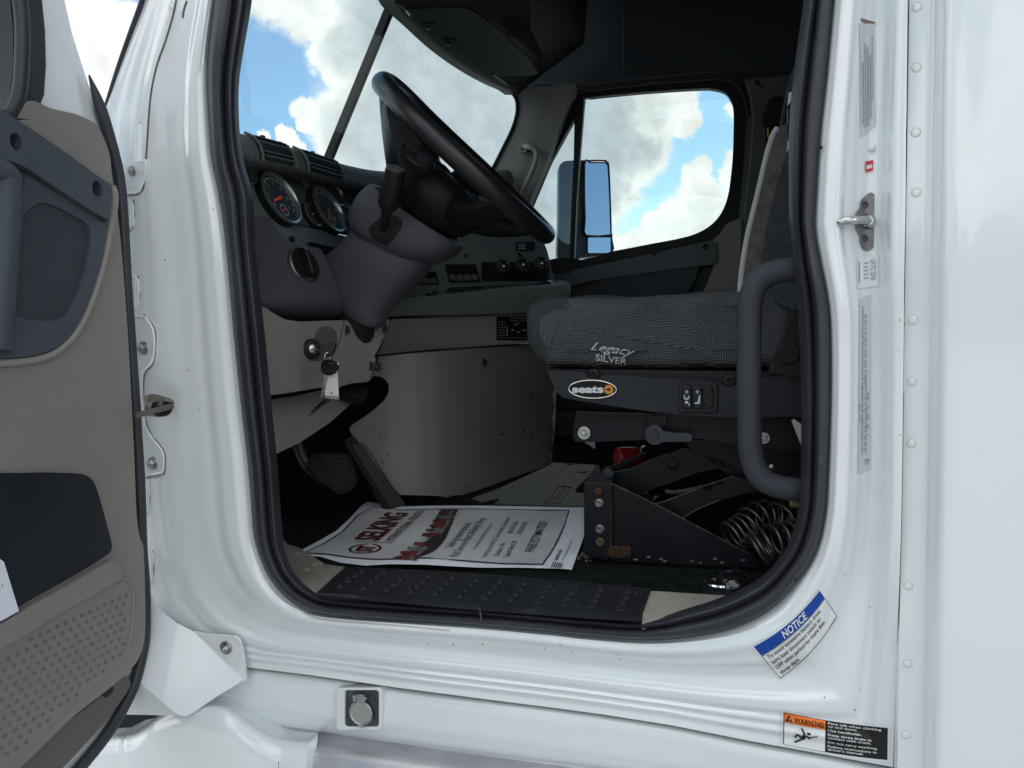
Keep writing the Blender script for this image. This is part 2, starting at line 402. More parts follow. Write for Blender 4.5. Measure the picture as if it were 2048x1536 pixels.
def box(c, sx, sy, sz, bm=None, rot=None, mi=0):
    bm = bm or bmesh.new(); M = Matrix.Translation(V(c)) @ (rot.to_4x4() if rot else Matrix.Identity(4)) @ Matrix.Diagonal((sx, sy, sz, 1))
    r = bmesh.ops.create_cube(bm, size=1, matrix=M)
    for v in r['verts']:
        for f in v.link_faces: f.material_index = mi
    return bm
def bolt_bm(r, bm=None, c=(0, 0, 0), ax=(0, -1, 0), washer=True):
    bm = bm or bmesh.new(); h = 0
    if washer:
        lathe(c, ax, [(r*1.0, 0), (r, r*.18), (r*.92, r*.24), (r*.6, r*.24)], bm, 28); h = r*.24
    lathe(V(c)+V(ax).normalized()*h, ax, [(r*.58, 0), (r*.58, r*.40), (r*.48, r*.5), (r*.30, r*.5), (r*.28, r*.72), (r*.2, r*.78)], bm, 6)
    return bm
_tx = {}
def glyphs(s, bold=0, shear=0, space=1):
    k = (s, bold, shear, space)
    if k in _tx: return _tx[k]
    cu = bpy.data.curves.new('t', 'FONT'); cu.body = s; cu.size = 1; cu.offset = bold; cu.shear = shear; cu.space_character = space; cu.resolution_u = 3
    o = bpy.data.objects.new('t', cu); COL.objects.link(o); dg = bpy.context.evaluated_depsgraph_get(); dg.update()
    me = bpy.data.meshes.new_from_object(o.evaluated_get(dg))
    vs = [(v.co.x, v.co.y) for v in me.vertices]; fs = [tuple(p.vertices) for p in me.polygons]
    bpy.data.objects.remove(o); bpy.data.curves.remove(cu); bpy.data.meshes.remove(me)
    if not vs: vs = [(0, 0)]
    x0 = min(v[0] for v in vs); x1 = max(v[0] for v in vs)
    _tx[k] = ([(x-x0, y) for x, y in vs], fs, x1-x0); return _tx[k]
def text(bm, s, fn, x, y, h, w=None, mi=0, bold=0, shear=0, align='l', maxw=None):
    """lettering into bm. (x, y) baseline start in fn's own coordinates (y grows downward), h cap height"""
    vs, fs, W = glyphs(s, bold, shear); k = h/.73; kx = k if w is None else w/max(W, 1e-6)
    if maxw and W*kx > maxw: kx = maxw/W
    if align == 'c': x -= W*kx/2
    if align == 'r': x -= W*kx
    A = [bm.verts.new(fn(x+a*kx, y-b*k)) for a, b in vs]
    for f in fs:
        try: q = bm.faces.new([A[i] for i in f]); q.material_index = mi
        except ValueError: pass
def quadmap(tl, tr, br, bl, fn, bow=(0, 0)):
    def g(a, b):
        x = (tl[0]*(1-a)+tr[0]*a)*(1-b)+(bl[0]*(1-a)+br[0]*a)*b
        y = (tl[1]*(1-a)+tr[1]*a)*(1-b)+(bl[1]*(1-a)+br[1]*a)*b
        q = 4*a*(1-a); return fn(x+bow[0]*q, y+bow[1]*q)
    return g
def rect_in(bm, g, a0, b0, a1, b1, mi, na=8, nb=4):
    G = [[bm.verts.new(g(a0+(a1-a0)*i/na, b0+(b1-b0)*j/nb)) for i in range(na+1)] for j in range(nb+1)]
    for j in range(nb):
        for i in range(na):
            f = bm.faces.new((G[j][i], G[j][i+1], G[j+1][i+1], G[j+1][i])); f.material_index = mi
def poly_in(bm, g, pts, mi):
    f = bm.faces.new([bm.verts.new(g(a, b)) for a, b in pts]); f.material_index = mi
# ================================================================== the truck: white side with the door opening
truck = root('truck', 'white lorry cab seen through its open driver door, with dark dashboard and pale side', 'truck', (-.4, 1.0, 0))
ST = [  # outer edge of the rubber seal, outer edge of the white pressing, inner edge of the seal (photo coordinates)
 ((440,-120),(312,-100),(512,-120)), ((429,0),(284,0),(504,0)), ((417,103),(250,92),(487,103)), ((415,171),(226,160),(478,171)), ((419,256),(205,235),(479,256)),
 ((425,325),(200,325),(488,325)), ((439,393),(200,400),(506,393)), ((453,500),(201,500),(511,500)), ((468,671),(203,680),(530,671)), ((482,808),(207,810),(543,808)),
 ((496,927),(213,930),(555,927)), ((504,1025),(220,1030),(562,1025)), ((507,1062),(230,1090),(565,1062)), ((514,1096),(248,1150),(569,1096)), ((534,1147),(290,1225),(585,1140)),
 ((565,1188),(345,1285),(608,1168)), ((599,1212),(420,1320),(633,1184)), ((634,1226),(489,1334),(655,1192)), ((699,1234),(620,1350),(705,1198)), ((830,1243),(800,1376),(832,1207)),
 ((958,1251),(960,1397),(960,1216)), ((1100,1264),(1110,1416),(1100,1228)), ((1171,1272),(1200,1428),(1171,1234)), ((1290,1280),(1340,1450),(1288,1240)), ((1393,1272),(1500,1482),(1376,1216)),
 ((1478,1252),(1660,1511),(1444,1194)), ((1547,1214),(1786,1534),(1513,1160)), ((1598,1156),(1795,1290),(1554,1122)), ((1629,1105),(1799,1180),(1581,1078)), ((1646,1043),(1802,1060),(1596,1020)),
 ((1653,968),(1804,968),(1601,960)), ((1659,791),(1806,791),(1602,791)), ((1658,648),(1808,648),(1597,648)), ((1650,581),(1808,581),(1592,581)), ((1639,527),(1809,527),(1587,527)),
 ((1628,466),(1810,466),(1582,466)), ((1628,420),(1811,420),(1578,420)), ((1638,268),(1812,268),(1578,268)), ((1650,160),(1814,160),(1586,160)), ((1660,53),(1815,53),(1600,53)),
 ((1666,-20),(1817,-20),(1610,-20)), ((1672,-150),(1820,-250),(1620,-150)), ((1660,-330),(1822,-520),(1610,-310)), ((1500,-420),(1700,-640),(1460,-390)), ((1100,-430),(1100,-640),(1100,-400)),
 ((760,-400),(640,-600),(800,-370)), ((540,-280),(400,-380),(600,-270))]
NS = len(ST); SUB = 8
I2 = spl([s[0] for s in ST], SUB, True); S2 = spl([s[2] for s in ST], SUB, True)
O2 = []
for i in range(NS):
    a, b = V(ST[i][1]), V(ST[(i+1) % NS][1])
    for j in range(SUB): O2.append(a.lerp(b, j/SUB))
LP = [(0,.004),(.05,-.006),(.10,-.011),(.17,-.009),(.26,.0),(.42,.004),(.58,.003),(.72,.010),(.86,.014),(1,.02)]
BP = [(0,.004),(.05,-.006),(.13,-.009),(.24,-.003),(.38,.008),(.50,.006),(.58,-.001),(.66,.0),(.70,.004),(.75,.0015),(.80,.0055),(.85,.003),(.90,.007),(1,.006)]
RP = [(0,.004),(.05,-.006),(.14,-.012),(.26,-.010),(.36,.002),(.48,.010),(.58,.013),(.70,.013),(.76,.010),(.81,-.008),(.86,-.018),(.92,-.020),(.97,-.021),(1,-.021)]
def prof(P, v):
    for i in range(len(P)-1):
        if v <= P[i+1][0]:
            a, b = P[i], P[i+1]; t = (v-a[0])/(b[0]-a[0]); t = t*t*(3-2*t); return a[1]+(b[1]-a[1])*t
    return P[-1][1]
def wgt(k):      # station -> weights of the left, bottom, right profiles
    s = k/SUB
    def ss(a, b): t = max(0, min(1, (s-a)/(b-a))); return t*t*(3-2*t)
    l = 1-ss(13, 18); r = ss(24.5, 29)
    if s > 42: r = 1-ss(43, 46); l = 1-r
    return l, max(0, 1-l-r), r
def dent(p, c, rad, d):
    q = math.hypot(p.x-c.x, p.z-c.z)/rad; return d*math.exp(-q*q)
H1 = at(322, 812, Y=0); H2 = at(300, 800, Y=0)
def body_pt(k, v):
    p = I2[k].lerp(O2[k], v); l, b, r = wgt(k); y = prof(LP, v)*l*1.05+prof(BP, v)*b*1.4+prof(RP, v)*r*1.55
    q = at(p.x, p.y, Y=y)
    y += dent(q, H1, .030, .016)*(1 if l > .5 else 0)
    y += .0022*math.sin(q.z*9+q.x*4)*math.sin(q.x*17+1.3)
    q = at(p.x, p.y, Y=y); return q
NV = 44
rows = []
for k in range(NS*SUB): rows.append([body_pt(k, (j/NV)) for j in range(NV+1)])
bm = loft(rows, cu=True)
# turned-in lip under the seal, so the pressing has depth
tuck = loft([[at(I2[k].x, I2[k].y, Y=.004), at(I2[k].x, I2[k].y, Y=.004)+V((0, .05, 0))] for k in range(NS*SUB)], bm, cu=True)
body = mk('door_aperture', bm, WHITE, truck, 60, label='smooth white pressing round the door opening')
bb = bmesh.new(); bb.from_mesh(body.data); BVH = bvhtree.BVHTree.FromBMesh(bb); bb.free()
def on(off=.001):
    def fn(px, py):
        d = ray(px, py).normalized(); h = BVH.ray_cast(EYE, d)
        p = h[0] if h[0] is not None else at(px, py, Y=.01)
        return p-d*off
    return fn
# ---- rubber seal
SP = [(0,-.002),(.04,-.012),(.16,-.020),(.34,-.022),(.46,-.016),(.52,-.006),(.56,-.004),(.61,-.014),(.72,-.018),(.84,-.010),(.92,.004),(1,.02)]
rows = []
for k in range(NS*SUB):
    r = []
    wob = .0012*math.sin(k*.13)+.0008*math.sin(k*.37)
    for j in range(25):
        v = j/24; p = I2[k].lerp(S2[k], v*1.0-.015*(1-v)); r.append(at(p.x, p.y, Y=prof(SP, v)+wob*math.sin(PI*v)))
    e = r[-1]; r += [e+V(((e.x+.4)*dy*2, dy, (e.z-1.75)*dy*1.5)) for dy in (.015, .03)]; rows.append(r)
seal = mk('door_seal', loft(rows, cu=True), RUBBER, truck, 60, label='black rubber door seal with a joint in the sill')
tube(spl(AT([(958,1216),(962,1232),(961,1250)], Y=-.021), 4), [.0016]*9, bm := bmesh.new(), 6)
box(at(957, 1217, Y=-.019), .016, .003, .002, bm)
mk('seal_joint', bm, mat('joint_dirt', (.10, .07, .05), .9), seal)
# small black drain plugs on the seal
pb = lathe((0, 0, 0), (0, -1, 0), [(.0025, 0), (.0022, .0015), (.001, .002)], n=10); first = None
for (px, py) in [(1644, 566+124), (1646, 928), (1591, 1159), (1478, 1244), (1120, 1262), (860, 1240), (600, 1203), (1622, 447), (1642, 295)]:
    p = at(px, py, Y=-.014)
    if first is None: first = mk('drain_hole', pb, BLKPL, seal, loc=p)
    else: copy_part(first, p, seal)
# ---- seams, drip lines and dirt on the pressing
def drawn(pts, r, m_, name, parent=body, n=6, off=-.0002):
    f = on(off); q = spl([(a, b) for a, b in pts], 8)
    return mk(name, tube([f(p.x, p.y) for p in q], r, n=6), m_, parent)
GAPM = mat('dark_gap', (.05, .045, .04), .9)
drawn([(356,-20),(348,25),(332,80),(313,135),(302,190),(297,250),(293,310),(288,372),(280,384)], .0020, mat('seam_dirt', (.16, .13, .11), .9), 'pillar_seam')
drawn([(374,2),(368,22),(366,36)], .0022, mat('seam_dirt', (.16, .13, .11), .9), 'sealant_gap')
def cap(px, py, r, surf, m_=WHITE, name='rivet', parent=body):
    p = surf(px, py); b = bmesh.new()
    lathe((0, 0, 0), (0, -1, 0), [(r, -.001), (r, .0002), (r*.9, .0005), (r*.3, .0006)], b, 20)
    lathe((0, 0, 0), (0, -1, 0), [(r*1.15, -.001), (r*1.15, .0002), (r*1.0, .00025)], b, 20, mi=1)
    return mk(name, b, [m_, mat('ring_dirt', (.50, .47, .42), .9)], parent, loc=p)
rv = cap(343, 13, .0055, on(.0))
for (px, py) in [(283, 240), (263, 537)]: copy_part(rv, on(.0)(px, py), body)
# ---- hinge cover plates with bolts
def plate(name, pts, d=.004, y=None, m_=WHITE, n=4, cl=True):
    o = s2(pts, n) if n else pts
    f = on(d)
    return patch(name, o, f, m_, truck, thick=(0, .004, 0), step=9, bevel=.0014)
def bolt(px, py, r, surf, parent, m_=STEEL, name='bolt', ax=(0, -1, 0)):
    return mk(name, bolt_bm(r, ax=ax), m_, parent, 35, loc=surf(px, py))
p1 = plate('hinge_cover', [(236,320),(246,322),(256,329),(266,323),(290,320),(293,323),(291,350),(284,374),(276,386),(245,388),(236,388)], .005, n=3)
bolt(265, 342, .0095, on(.006), p1)
p2 = plate('hinge_plate', [(255,631),(288,632),(296,640),(306,655),(309,665),(310,690),(306,724),(292,740),(286,756),(286,800),(288,830),(292,850),(303,872),(318,890),(328,908),(328,940),(322,948),(300,952),(280,956),(270,940),(255,800)], .004, n=3)
bolt(287, 696, .0125, on(.005), p2); bolt(306, 926, .0125, on(.005), p2)
def loopm(px, x1, y0, y1, name='weld_loop'):
    q = [(px-18, y0), (x1-8, y0+1), (x1-1, y0+9), (x1, (y0+y1)/2), (x1-1, y1-10), (x1-8, y1-1), (px-18, y1)]
    f = on(.002); return mk(name, tube([f(p.x, p.y)+V((0, .001, 0)) for p in spl(q, 5)], .0040, n=10), WHITE, body)
DIRT = mat('crevice_dirt', (.20, .175, .15), .9)
for q in ([(293,322),(291,352),(284,376),(275,388),(240,390)], [(288,630),(298,640),(308,655),(311,668),(311,692),(307,726),(293,742),(288,757),(287,800)], [(287,820),(294,850),(304,872),(319,889),(330,908),(330,941),(323,950),(300,954),(282,958)],
          [(267,400),(268,428),(266,452),(258,463)], [(276,552),(278,590),(276,610),(268,620)], [(297,962),(299,1000),(296,1024),(288,1034)], [(305,1102),(307,1140),(304,1160),(296,1172)], [(296,1181),(303,1198),(312,1213),(330,1228),(354,1246),(386,1264),(440,1271),(472,1273)]):
    drawn(q, .0036, mat('pale_grime', (.50, .47, .41), .8), 'grime_halo', off=-.0022)
    drawn(q, .0017, DIRT, 'crevice_line', off=.0006)
loopm(258, 265, 399, 459); loopm(268, 275, 552, 618); loopm(288, 296, 957, 1032); loopm(296, 304, 1098, 1169)
for q, par in (([(290,321),(292,324),(290,350),(283,373),(275,385),(246,387)], p1), ([(262,633),(288,634),(295,641),(304,655),(307,666),(308,690),(304,724),(290,740),(284,756),(284,800),(290,850),(301,873),(316,891),(326,909),(326,939),(320,946),(300,950)], p2)):
    mk('pressed_rim', tube([on(.0055)(p.x, p.y) for p in spl([(a, b) for a, b in q], 5)], .0022, n=8), WHITE, par)
mk('glass_edge_trim', tube([at(p.x, p.y, Y=.012+.02*i/40) for i, p in enumerate(spl([(300,-60),(284,0),(262,62),(240,125),(222,182),(207,232),(200,262)], 6))], .0042, n=10), RUBBER, truck)
mk('glass_edge_highlight', tube([at(p.x-3, p.y, Y=.010+.02*i/40) for i, p in enumerate(spl([(300,-60),(284,0),(262,62),(240,125),(222,182),(207,232),(200,262)], 6))], .0020, n=8), mat('violet_highlight', (.16, .15, .22), .3), truck)  # violet highlight on the dark trim, painted as a strip of its own
# ---- door check strap in its dirty slot
f = on(.0006)
mk('strap_slot', patch_bm(s2([(288,795),(305,788),(325,792),(345,800),(348,812),(340,828),(322,834),(300,832),(286,828)], 4), f, 6, thick=(0, .001, 0)), SMUDGE, body)
mk('slot_hole', patch_bm(s2([(305,806),(322,802),(344,806),(346,816),(334,830),(314,832),(303,822)], 4), on(.0014), 6, thick=(0, .001, 0)), mat('slot_black', (.02, .018, .017), .8), body)
a = at(345, 812, Y=.0); b = at(272, 831, Y=-.10)
rot = (b-a).to_track_quat('X', 'Z').to_matrix(); box((a+b)/2, (b-a).length, .006, .009, bm := bmesh.new(), rot)
lathe(a+V((-.02, -.006, .005)), (0, -1, 0), [(.006, 0), (.006, .004), (.003, .006)], bm, 12)
mk('check_strap', bm, mat('dull_steel', (.16, .16, .155), .5, metal=.7, var=(40, .3)), truck, bevel=.001)
# ---- sleeper panel right of the seam, with its folded flange
xs = [(1812,-.018),(1815,-.024),(1830,-.024),(1850,-.0242),(1862,-.025),(1868,-.027),(1873,-.034),(1880,-.046),(1888,-.055),(1896,-.060),(1906,-.062),(1930,-.063),(1990,-.0635),(2060,-.064),(2300,-.066)]
rows = []
for i in range(61):
    t = i/60; py = -700+t*2700; r = []
    for x, y in xs:
        sh = (-24*(py-0)/1536) if x < 1950 else -24*(py)/1536*.6
        q = at(x+sh+4, py, Y=y); q.y += .0012*math.sin(q.z*6+q.x*9)*(1 if x > 1900 else .2); r.append(q)
    e = r[-1]; r.append(V((e.x+2.0, -.066, e.z))); rows.append(r)
# fold back at the seam
for r in rows: r.insert(0, r[0]+V((0.0, .07, 0)))
panel = mk('side_panel', loft(rows), WHITE, truck, 60, label='flat white panel behind the door with a row of rivets')
pbm = bmesh.new(); pbm.from_mesh(panel.data); PBVH = bvhtree.BVHTree.FromBMesh(pbm); pbm.free()
def onp(off=0):
    def fn(px, py):
        d = ray(px, py).normalized(); h = PBVH.ray_cast(EYE, d); p = h[0] if h[0] is not None else at(px, py, Y=-.024); return p-d*off
    return fn
rv = cap(1834, 14, .0054, onp(), parent=panel, name='rivet')
for (px, py) in [(1833,135),(1832,265),(1832,385),(1826,640),(1824,764),(1823,887),(1817,1172),(1815,1327),(1812,1470)]: copy_part(rv, onp()(px, py), panel)
drawn([(1816,-60),(1813,200),(1811,420),(1808,648),(1806,791),(1803,1000),(1800,1125),(1795,1290),(1788,1530)], .0011, mat('seam_rust', (.20, .13, .11), .9), 'panel_seam', off=-.001)
# ---- lower panel under the seam
BY = [(489,1332),(620,1348),(800,1374),(960,1395),(1110,1414),(1200,1426),(1340,1448),(1500,1480),(1660,1509),(1790,1533),(1960,1560)]
BYl = [(352,1312),(400,1318)]+BY
q = spl([(a, b) for a, b in BYl], 6)
vp = [(0,.030),(.02,.020),(.10,.014),(.30,.014),(.40,.020),(.50,.042),(.58,.050),(.70,.038),(.85,.020),(1,.018)]
rows = []
for p in q:
    r = [at(p.x, p.y-6, Y=.05)]
    for j in range(33):
        v = j/32; r.append(at(p.x, p.y+v*250, Y=prof(vp, v)+.0015*math.sin(p.x*.01+v*4)))
    e = r[-1]; r += [V((e.x, e.y+.01, e.z-.05)), V((e.x, e.y+.08, .62))]; rows.append(r)
lower = mk('sill_panel', loft(rows), WHITE, truck, 60)
lb = bmesh.new(); lb.from_mesh(lower.data); LBVH = bvhtree.BVHTree.FromBMesh(lb); lb.free()
def onl(off=0):
    def fn(px, py):
        d = ray(px, py).normalized(); h = LBVH.ray_cast(EYE, d); p = h[0] if h[0] is not None else at(px, py, Y=.02); return p-d*off
    return fn
mk('panel_gap', tube([at(p.x, p.y-2, Y=.016) for p in spl([(a, b) for a, b in [(489,1333),(560,1343)]+BY[1:-1]], 4)], .0022, n=6), GAPM, lower)
mk('dark_smudge', patch_bm(s2([(686,1486),(700,1480),(718,1483),(728,1494),(722,1502),(690,1500)], 4), onl(.0006), 6, thick=(0, .0005, 0)), SMUDGE, lower)
# recessed lock with its round flap
lk = patch_bm(rrect(672, 1376, 764, 1461, 7), onP(at(715, 1420, Y=.008), (0, 1, .05)), 10, holes=[rrect(689, 1381, 757, 1454, 6)], thick=(0, .02, 0))
access = mk('socket_frame', lk, WHITE, truck, bevel=.003)
mk('back_plate', patch_bm(rrect(686, 1378, 760, 1457, 6), onY(.0125), 14, thick=(0, .004, 0)), mat('worn_steel', (.10, .105, .11), .5, metal=.8, var=(60, .3), bump=(300, .3)), access)
c = at(724, 1424, Y=.010)
b = lathe(c, (0, -1, .05), [(.0225, 0), (.0225, .005), (.0205, .0065), (.0195, .0050), (.001, .0050)], n=40)
box(c+V((-.0, -.001, .027)), .016, .008, .014, b); box(c+V((.009, -.003, .028)), .006, .012, .011, b); box(c+V((-.009, -.003, .028)), .006, .012, .011, b)
v_ = [b.verts.new(c+V(x)) for x in ((-.010, -.006, -.018), (.010, -.006, -.018), (.001, -.0075, -.027))]; b.faces.new(v_)
tube([c+V((-.012, -.005, .029)), c+V((.014, -.005, .029))], .0022, b)
mk('lock_flap', b, mat('zinc_casting', (.42, .43, .44), .3, metal=.95, bump=(160, .5)), access, 35, bevel=.0007)
# ---- folded white corner bracket with its bolt
f3 = lambda A, B, C_: (A, (B-A).cross(C_-A).normalized())
pA, pB, pC = at(388, 1264, Y=-.012), at(482, 1354, Y=-.013), at(278, 1364, Y=-.075)
mp_ = f3(pA, pB, pC); fm = lambda x, y: at(x, y, pl=mp_)
pD, pE = fm(278, 1366), fm(366, 1432); lp_ = f3(pD, pE, at(220, 1428, Y=-.045)); flw = lambda x, y: at(x, y, pl=lp_)
bm = patch_bm([(272,1178),(296,1182),(301,1188),(306,1202),(315,1214),(328,1226),(352,1245),(388,1264),(412,1288),(450,1325),(482,1354),(484,1360),(478,1366),(430,1395),(384,1427),(374,1432),(364,1432),(350,1426),(318,1398),(278,1364),(262,1340),(258,1240)], fm, 16, thick=tuple(mp_[1]*(.006 if mp_[1].y > 0 else -.006)))
patch_bm([(278,1364),(318,1398),(350,1426),(364,1432),(300,1430),(200,1428),(200,1330),(262,1340)], flw, 16, bm=bm, thick=(0, .006, 0))
patch_bm(s2([(386,1264),(400,1267),(462,1272),(473,1275),(480,1284),(486,1310),(491,1352),(490,1362),(484,1362),(478,1354),(450,1327),(410,1288)], 2), onY(-.012), 9, bm=bm, thick=(0, .005, 0))
brk = mk('corner_bracket', bm, WHITE, truck, 25, bevel=.003)
bolt(453, 1295, .0125, onY(-.0125), brk)
# ---- bulged white step fairing, the dark gap over it and the metal tread beside it
top = [(120,1500),(180,1478),(215,1474),(262,1470),(290,1455),(315,1434),(350,1416),(395,1407),(440,1408),(470,1422),(505,1450),(545,1474),(580,1482),(616,1485)]
tq = spl([(a, b) for a, b in top], 6); rows = []
for p in tq:
    r = []
    bul = math.exp(-((p.x-420)/110)**2)
    for (dy, y) in [(-2, .0), (0, -.020), (8, -.034), (22, -.044), (45, -.052), (90, -.06), (170, -.068), (330, -.09)]:
        x = p.x-(6*(dy/60) if p.x > 560 else 0)
        r.append(at(x, p.y+dy, Y=y-.012*bul*(1 if 0 < dy < 60 else .5)+(.03 if p.x < 240 else 0)))
    e = r[-1]; r.append(V((e.x, e.y, .35))); r.insert(0, r[0]+V((0, .06, 0))); rows.append(r)
rows.append([p+V((.002, .03, 0)) for p in rows[-1]])
fair = mk('step_fairing', loft(rows), WHITE, truck, 50, bevel=.002)
drawnf = lambda pts, r, m_, nm: mk(nm, tube([at(p.x, p.y, Y=-.052) for p in spl([(a, b) for a, b in pts], 6)], r, n=6), m_, fair)
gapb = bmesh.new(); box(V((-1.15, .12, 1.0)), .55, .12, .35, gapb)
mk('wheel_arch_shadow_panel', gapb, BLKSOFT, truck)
t0 = [(614,1486),(700,1495),(850,1517),(1000,1538),(1200,1566),(1600,1628)]
rows = []
for p in spl([(a, b) for a, b in t0], 4):
    r = [at(p.x, p.y, Y=.0)]
    for (dy, y) in [(3, -.010), (10, -.022), (24, -.030), (60, -.036), (200, -.04)]: r.append(at(p.x-dy*.12, p.y+dy, Y=y))
    e = r[-1]; r.append(V((e.x, e.y, .4))); r.insert(0, r[0]+V((0, .03, -.0))); rows.append(r)
mk('step_tread', loft(rows), ALU, truck, 50, label='scuffed bare metal step edge below the sill')
# ---- striker and stickers on the pressing
b = bmesh.new(); f = on(.003)
patch_bm(s2([(1722,402),(1738,386),(1748,388),(1749,400),(1748,480),(1744,498),(1728,500),(1721,486),(1719,470),(1712,458),(1710,440),(1713,425),(1720,415)], 4), f, 8, holes=[ell(1729.5, 410, 5, 6.5), ell(1729, 477, 5, 6.5)], thick=(0, .007, 0), bm=b)
strk = mk('striker_plate', b, CASTM, truck, bevel=.0015)
p = on(.002)(1735, 443); d0 = on(.03)(1735, 443)
lp = spl([p, p+V((-.006, -.020, 0)), p+V((-.026, -.036, -.001)), p+V((-.040, -.030, -.002)), p+V((-.040, -.012, -.002)), p+V((-.030, .002, -.002))], 6)
b = tube(lp, .0062, n=14); lathe(p+V((0, .002, 0)), (0, -1, 0), [(.012, 0), (.011, .006), (.008, .012), (.006, .014)], b, 20)
mk('striker_loop', b, mat('bright_steel', (.55, .55, .56), .22, metal=1, var=(50, .2)), strk)
for (px, py) in ((1729.5, 410), (1729, 477)):
    mk('countersunk_screw', lathe((0, 0, 0), (0, -1, 0), [(.0052, -.001), (.0045, .0014), (.0018, .0004)], n=16), mat('dark_steel', (.08, .08, .08), .5, metal=.8), strk, loc=on(.0025)(px, py))
def sticker(name, quad, parts, mats, label=None, na=28, nb=14, grow=(0, 0), surf=on, off=.0016, bow=(0, 0)):
    g0 = quadmap(*quad, surf(off), bow); g1 = quadmap(*quad, surf(off+.0010), bow); g2 = quadmap(*quad, surf(off+.0020), bow)
    b = bmesh.new(); rect_in(b, g0, 0, 0, 1, 1, 0, na, nb); parts(b, g1, g2)
    return mk(name, b, mats, truck, label=label, recalc=False)
def notice(b, g1, g2):
    a = 2.45       # width / height
    rect_in(b, g1, .02, .045, .98, .30, 1, 28, 5)
    for e in ((.02, .31, .98, .325), (.02, .945, .98, .96)): rect_in(b, g1, *e, 2, 14, 1)
    for e in ((.018, .31, .024, .96), (.976, .31, .982, .96)): rect_in(b, g1, *e, 2, 1, 8)
    text(b, 'NOTICE', g2, .34, .27, .19, w=.36, mi=3, bold=.02, shear=.25)
    for i, (s, w) in enumerate([('To avoid excessive battery draw,', .80), ('turn load disconnect switch to', .74), ('OFF when parked for more than', .76), ('three days.', .27)]):
        text(b, s, g2, .06, .455+i*.15, .098, w=w, mi=2, bold=.012)
    rect_in(b, g1, .82, .93, .95, .938, 2, 3, 1)
sticker('notice_label', ((1502,1292),(1640,1176),(1678,1232),(1560,1362)), notice, [STICKER, BLUEINK, INK, WHITEINK], 'white notice label with a blue heading about battery draw', bow=(7, 8))
def warn(b, g1, g2):
    rect_in(b, g1, .02, .05, .98, .95, 1, 56, 20); rect_in(b, g2, .028, .065, .405, .94, 0, 24, 20)
    G = lambda off: quadmap((1563,1420),(1780,1453),(1779,1524),(1562,1491), on(off), (0, 3.5))
    g3 = G(.0050); g4 = G(.0064)
    rect_in(b, g3, .028, .065, .405, .33, 2, 24, 6)
    text(b, 'WARNING', g4, .115, .285, .155, w=.275, mi=3, bold=.02)
    poly_in(b, g4, [(.07, .10), (.105, .29), (.035, .29)], 3)
    text(b, '!', quadmap((1563,1420),(1780,1453),(1779,1524),(1562,1491), on(.0078), (0, 3.5)), .067, .275, .1, mi=2)
    P = lambda pts: poly_in(b, g4, pts, 3)     # the falling figure
    k = lambda x, y: (.03+x*.375, .34+y*.60)
    P([k(*q) for q in ell(.60, .30, .05, .06, n=14)])
    for a_, c_, w in (((.50,.38),(.42,.10),.05), ((.55,.42),(.62,.55),.06), ((.62,.48),(.82,.35),.04), ((.50,.40),(.44,.62),.10), ((.44,.60),(.25,.82),.06), ((.42,.55),(.32,.42),.06), ((.32,.42),(.26,.60),.05)):
        dx, dy = c_[0]-a_[0], c_[1]-a_[1]; L = math.hypot(dx, dy); nx, ny = -dy/L*w/2, dx/L*w/2
        P([k(a_[0]+nx, a_[1]+ny), k(c_[0]+nx, c_[1]+ny), k(c_[0]-nx, c_[1]-ny), k(a_[0]-nx, a_[1]-ny)])
    for i, (s, w) in enumerate([('Face cab when climbing', .49), ('up and down.', .27), ('Use handholds.', .31), ('Keep three limbs in', .40), ('contact with truck.', .40), ('Do not carry anything.', .46), ('Follow instructions in', .45), ("driver's manual.", .33)]):
        y = [.15, .235, .35, .475, .56, .685, .80, .885][i]
        text(b, s, g3, .43, y, .066, w=w, mi=4, bold=.015)
sticker('warning_label', ((1563,1420),(1780,1453),(1779,1524),(1562,1491)), warn, [STICKER, INK, ORANGE, INK, WHITEINK], 'black and orange warning label with a falling figure', bow=(0, 3.5))
def scribble(seed, cols, m_):
    def fn(b, g1, g2):
        R = random.Random(seed)
        for (x0, x1, y0, y1, n, h) in cols:
            for i in range(n):
                y = y0+(y1-y0)*i/n; x = x0
                while x < x1:
                    w = R.uniform(.03, .10); rect_in(b, g1, x, y, min(x+w, x1), y+h, 1, 1, 1); x += w+R.uniform(.015, .04)
    return fn
# small rotated factory labels; their fine print is unreadable in the photograph
def vmarks(rows_, m_):
    def fn(b, g1, g2):
        R = random.Random(11)
        for (x, y0, y1, w, step) in rows_:
            y = y0
            while y < y1:
                h = R.uniform(.35, 1.)*step; rect_in(b, g1, x, y, x+w, min(y+h, y1), 1, 1, 1); y += h+step*R.uniform(.15, .45)
    return fn
sticker('faded_capacity_label', ((1719,46),(1750,48),(1752,250),(1722,275)), vmarks([(.14,.35,.92,.10,.02),(.30,.18,.95,.10,.015),(.46,.22,.95,.10,.02),(.62,.30,.9,.10,.016),(.78,.12,.75,.06,.03)], None), [CLEARST, FADED], 'long faded label high beside the striker')
mk('torn_edge', patch_bm([(1722,36),(1750,44),(1752,50),(1745,50),(1743,70),(1741,52),(1722,42)], on(.0012), 6, thick=(0, .0006, 0)), mat('torn_brown', (.22, .17, .15), .8), truck)
def redl(b, g1, g2):
    rect_in(b, g1, 0, 0, 1, .34, 1, 2, 1); rect_in(b, g1, 0, .72, 1, 1, 1, 2, 1); rect_in(b, g1, 0, .34, .12, .72, 1, 1, 1); rect_in(b, g1, .88, .34, 1, .72, 1, 1, 1)
sticker('red_tag_label', ((1731,323),(1747,320),(1746,341),(1731,345)), redl, [STICKER, REDST], 'small red and white label above the striker')
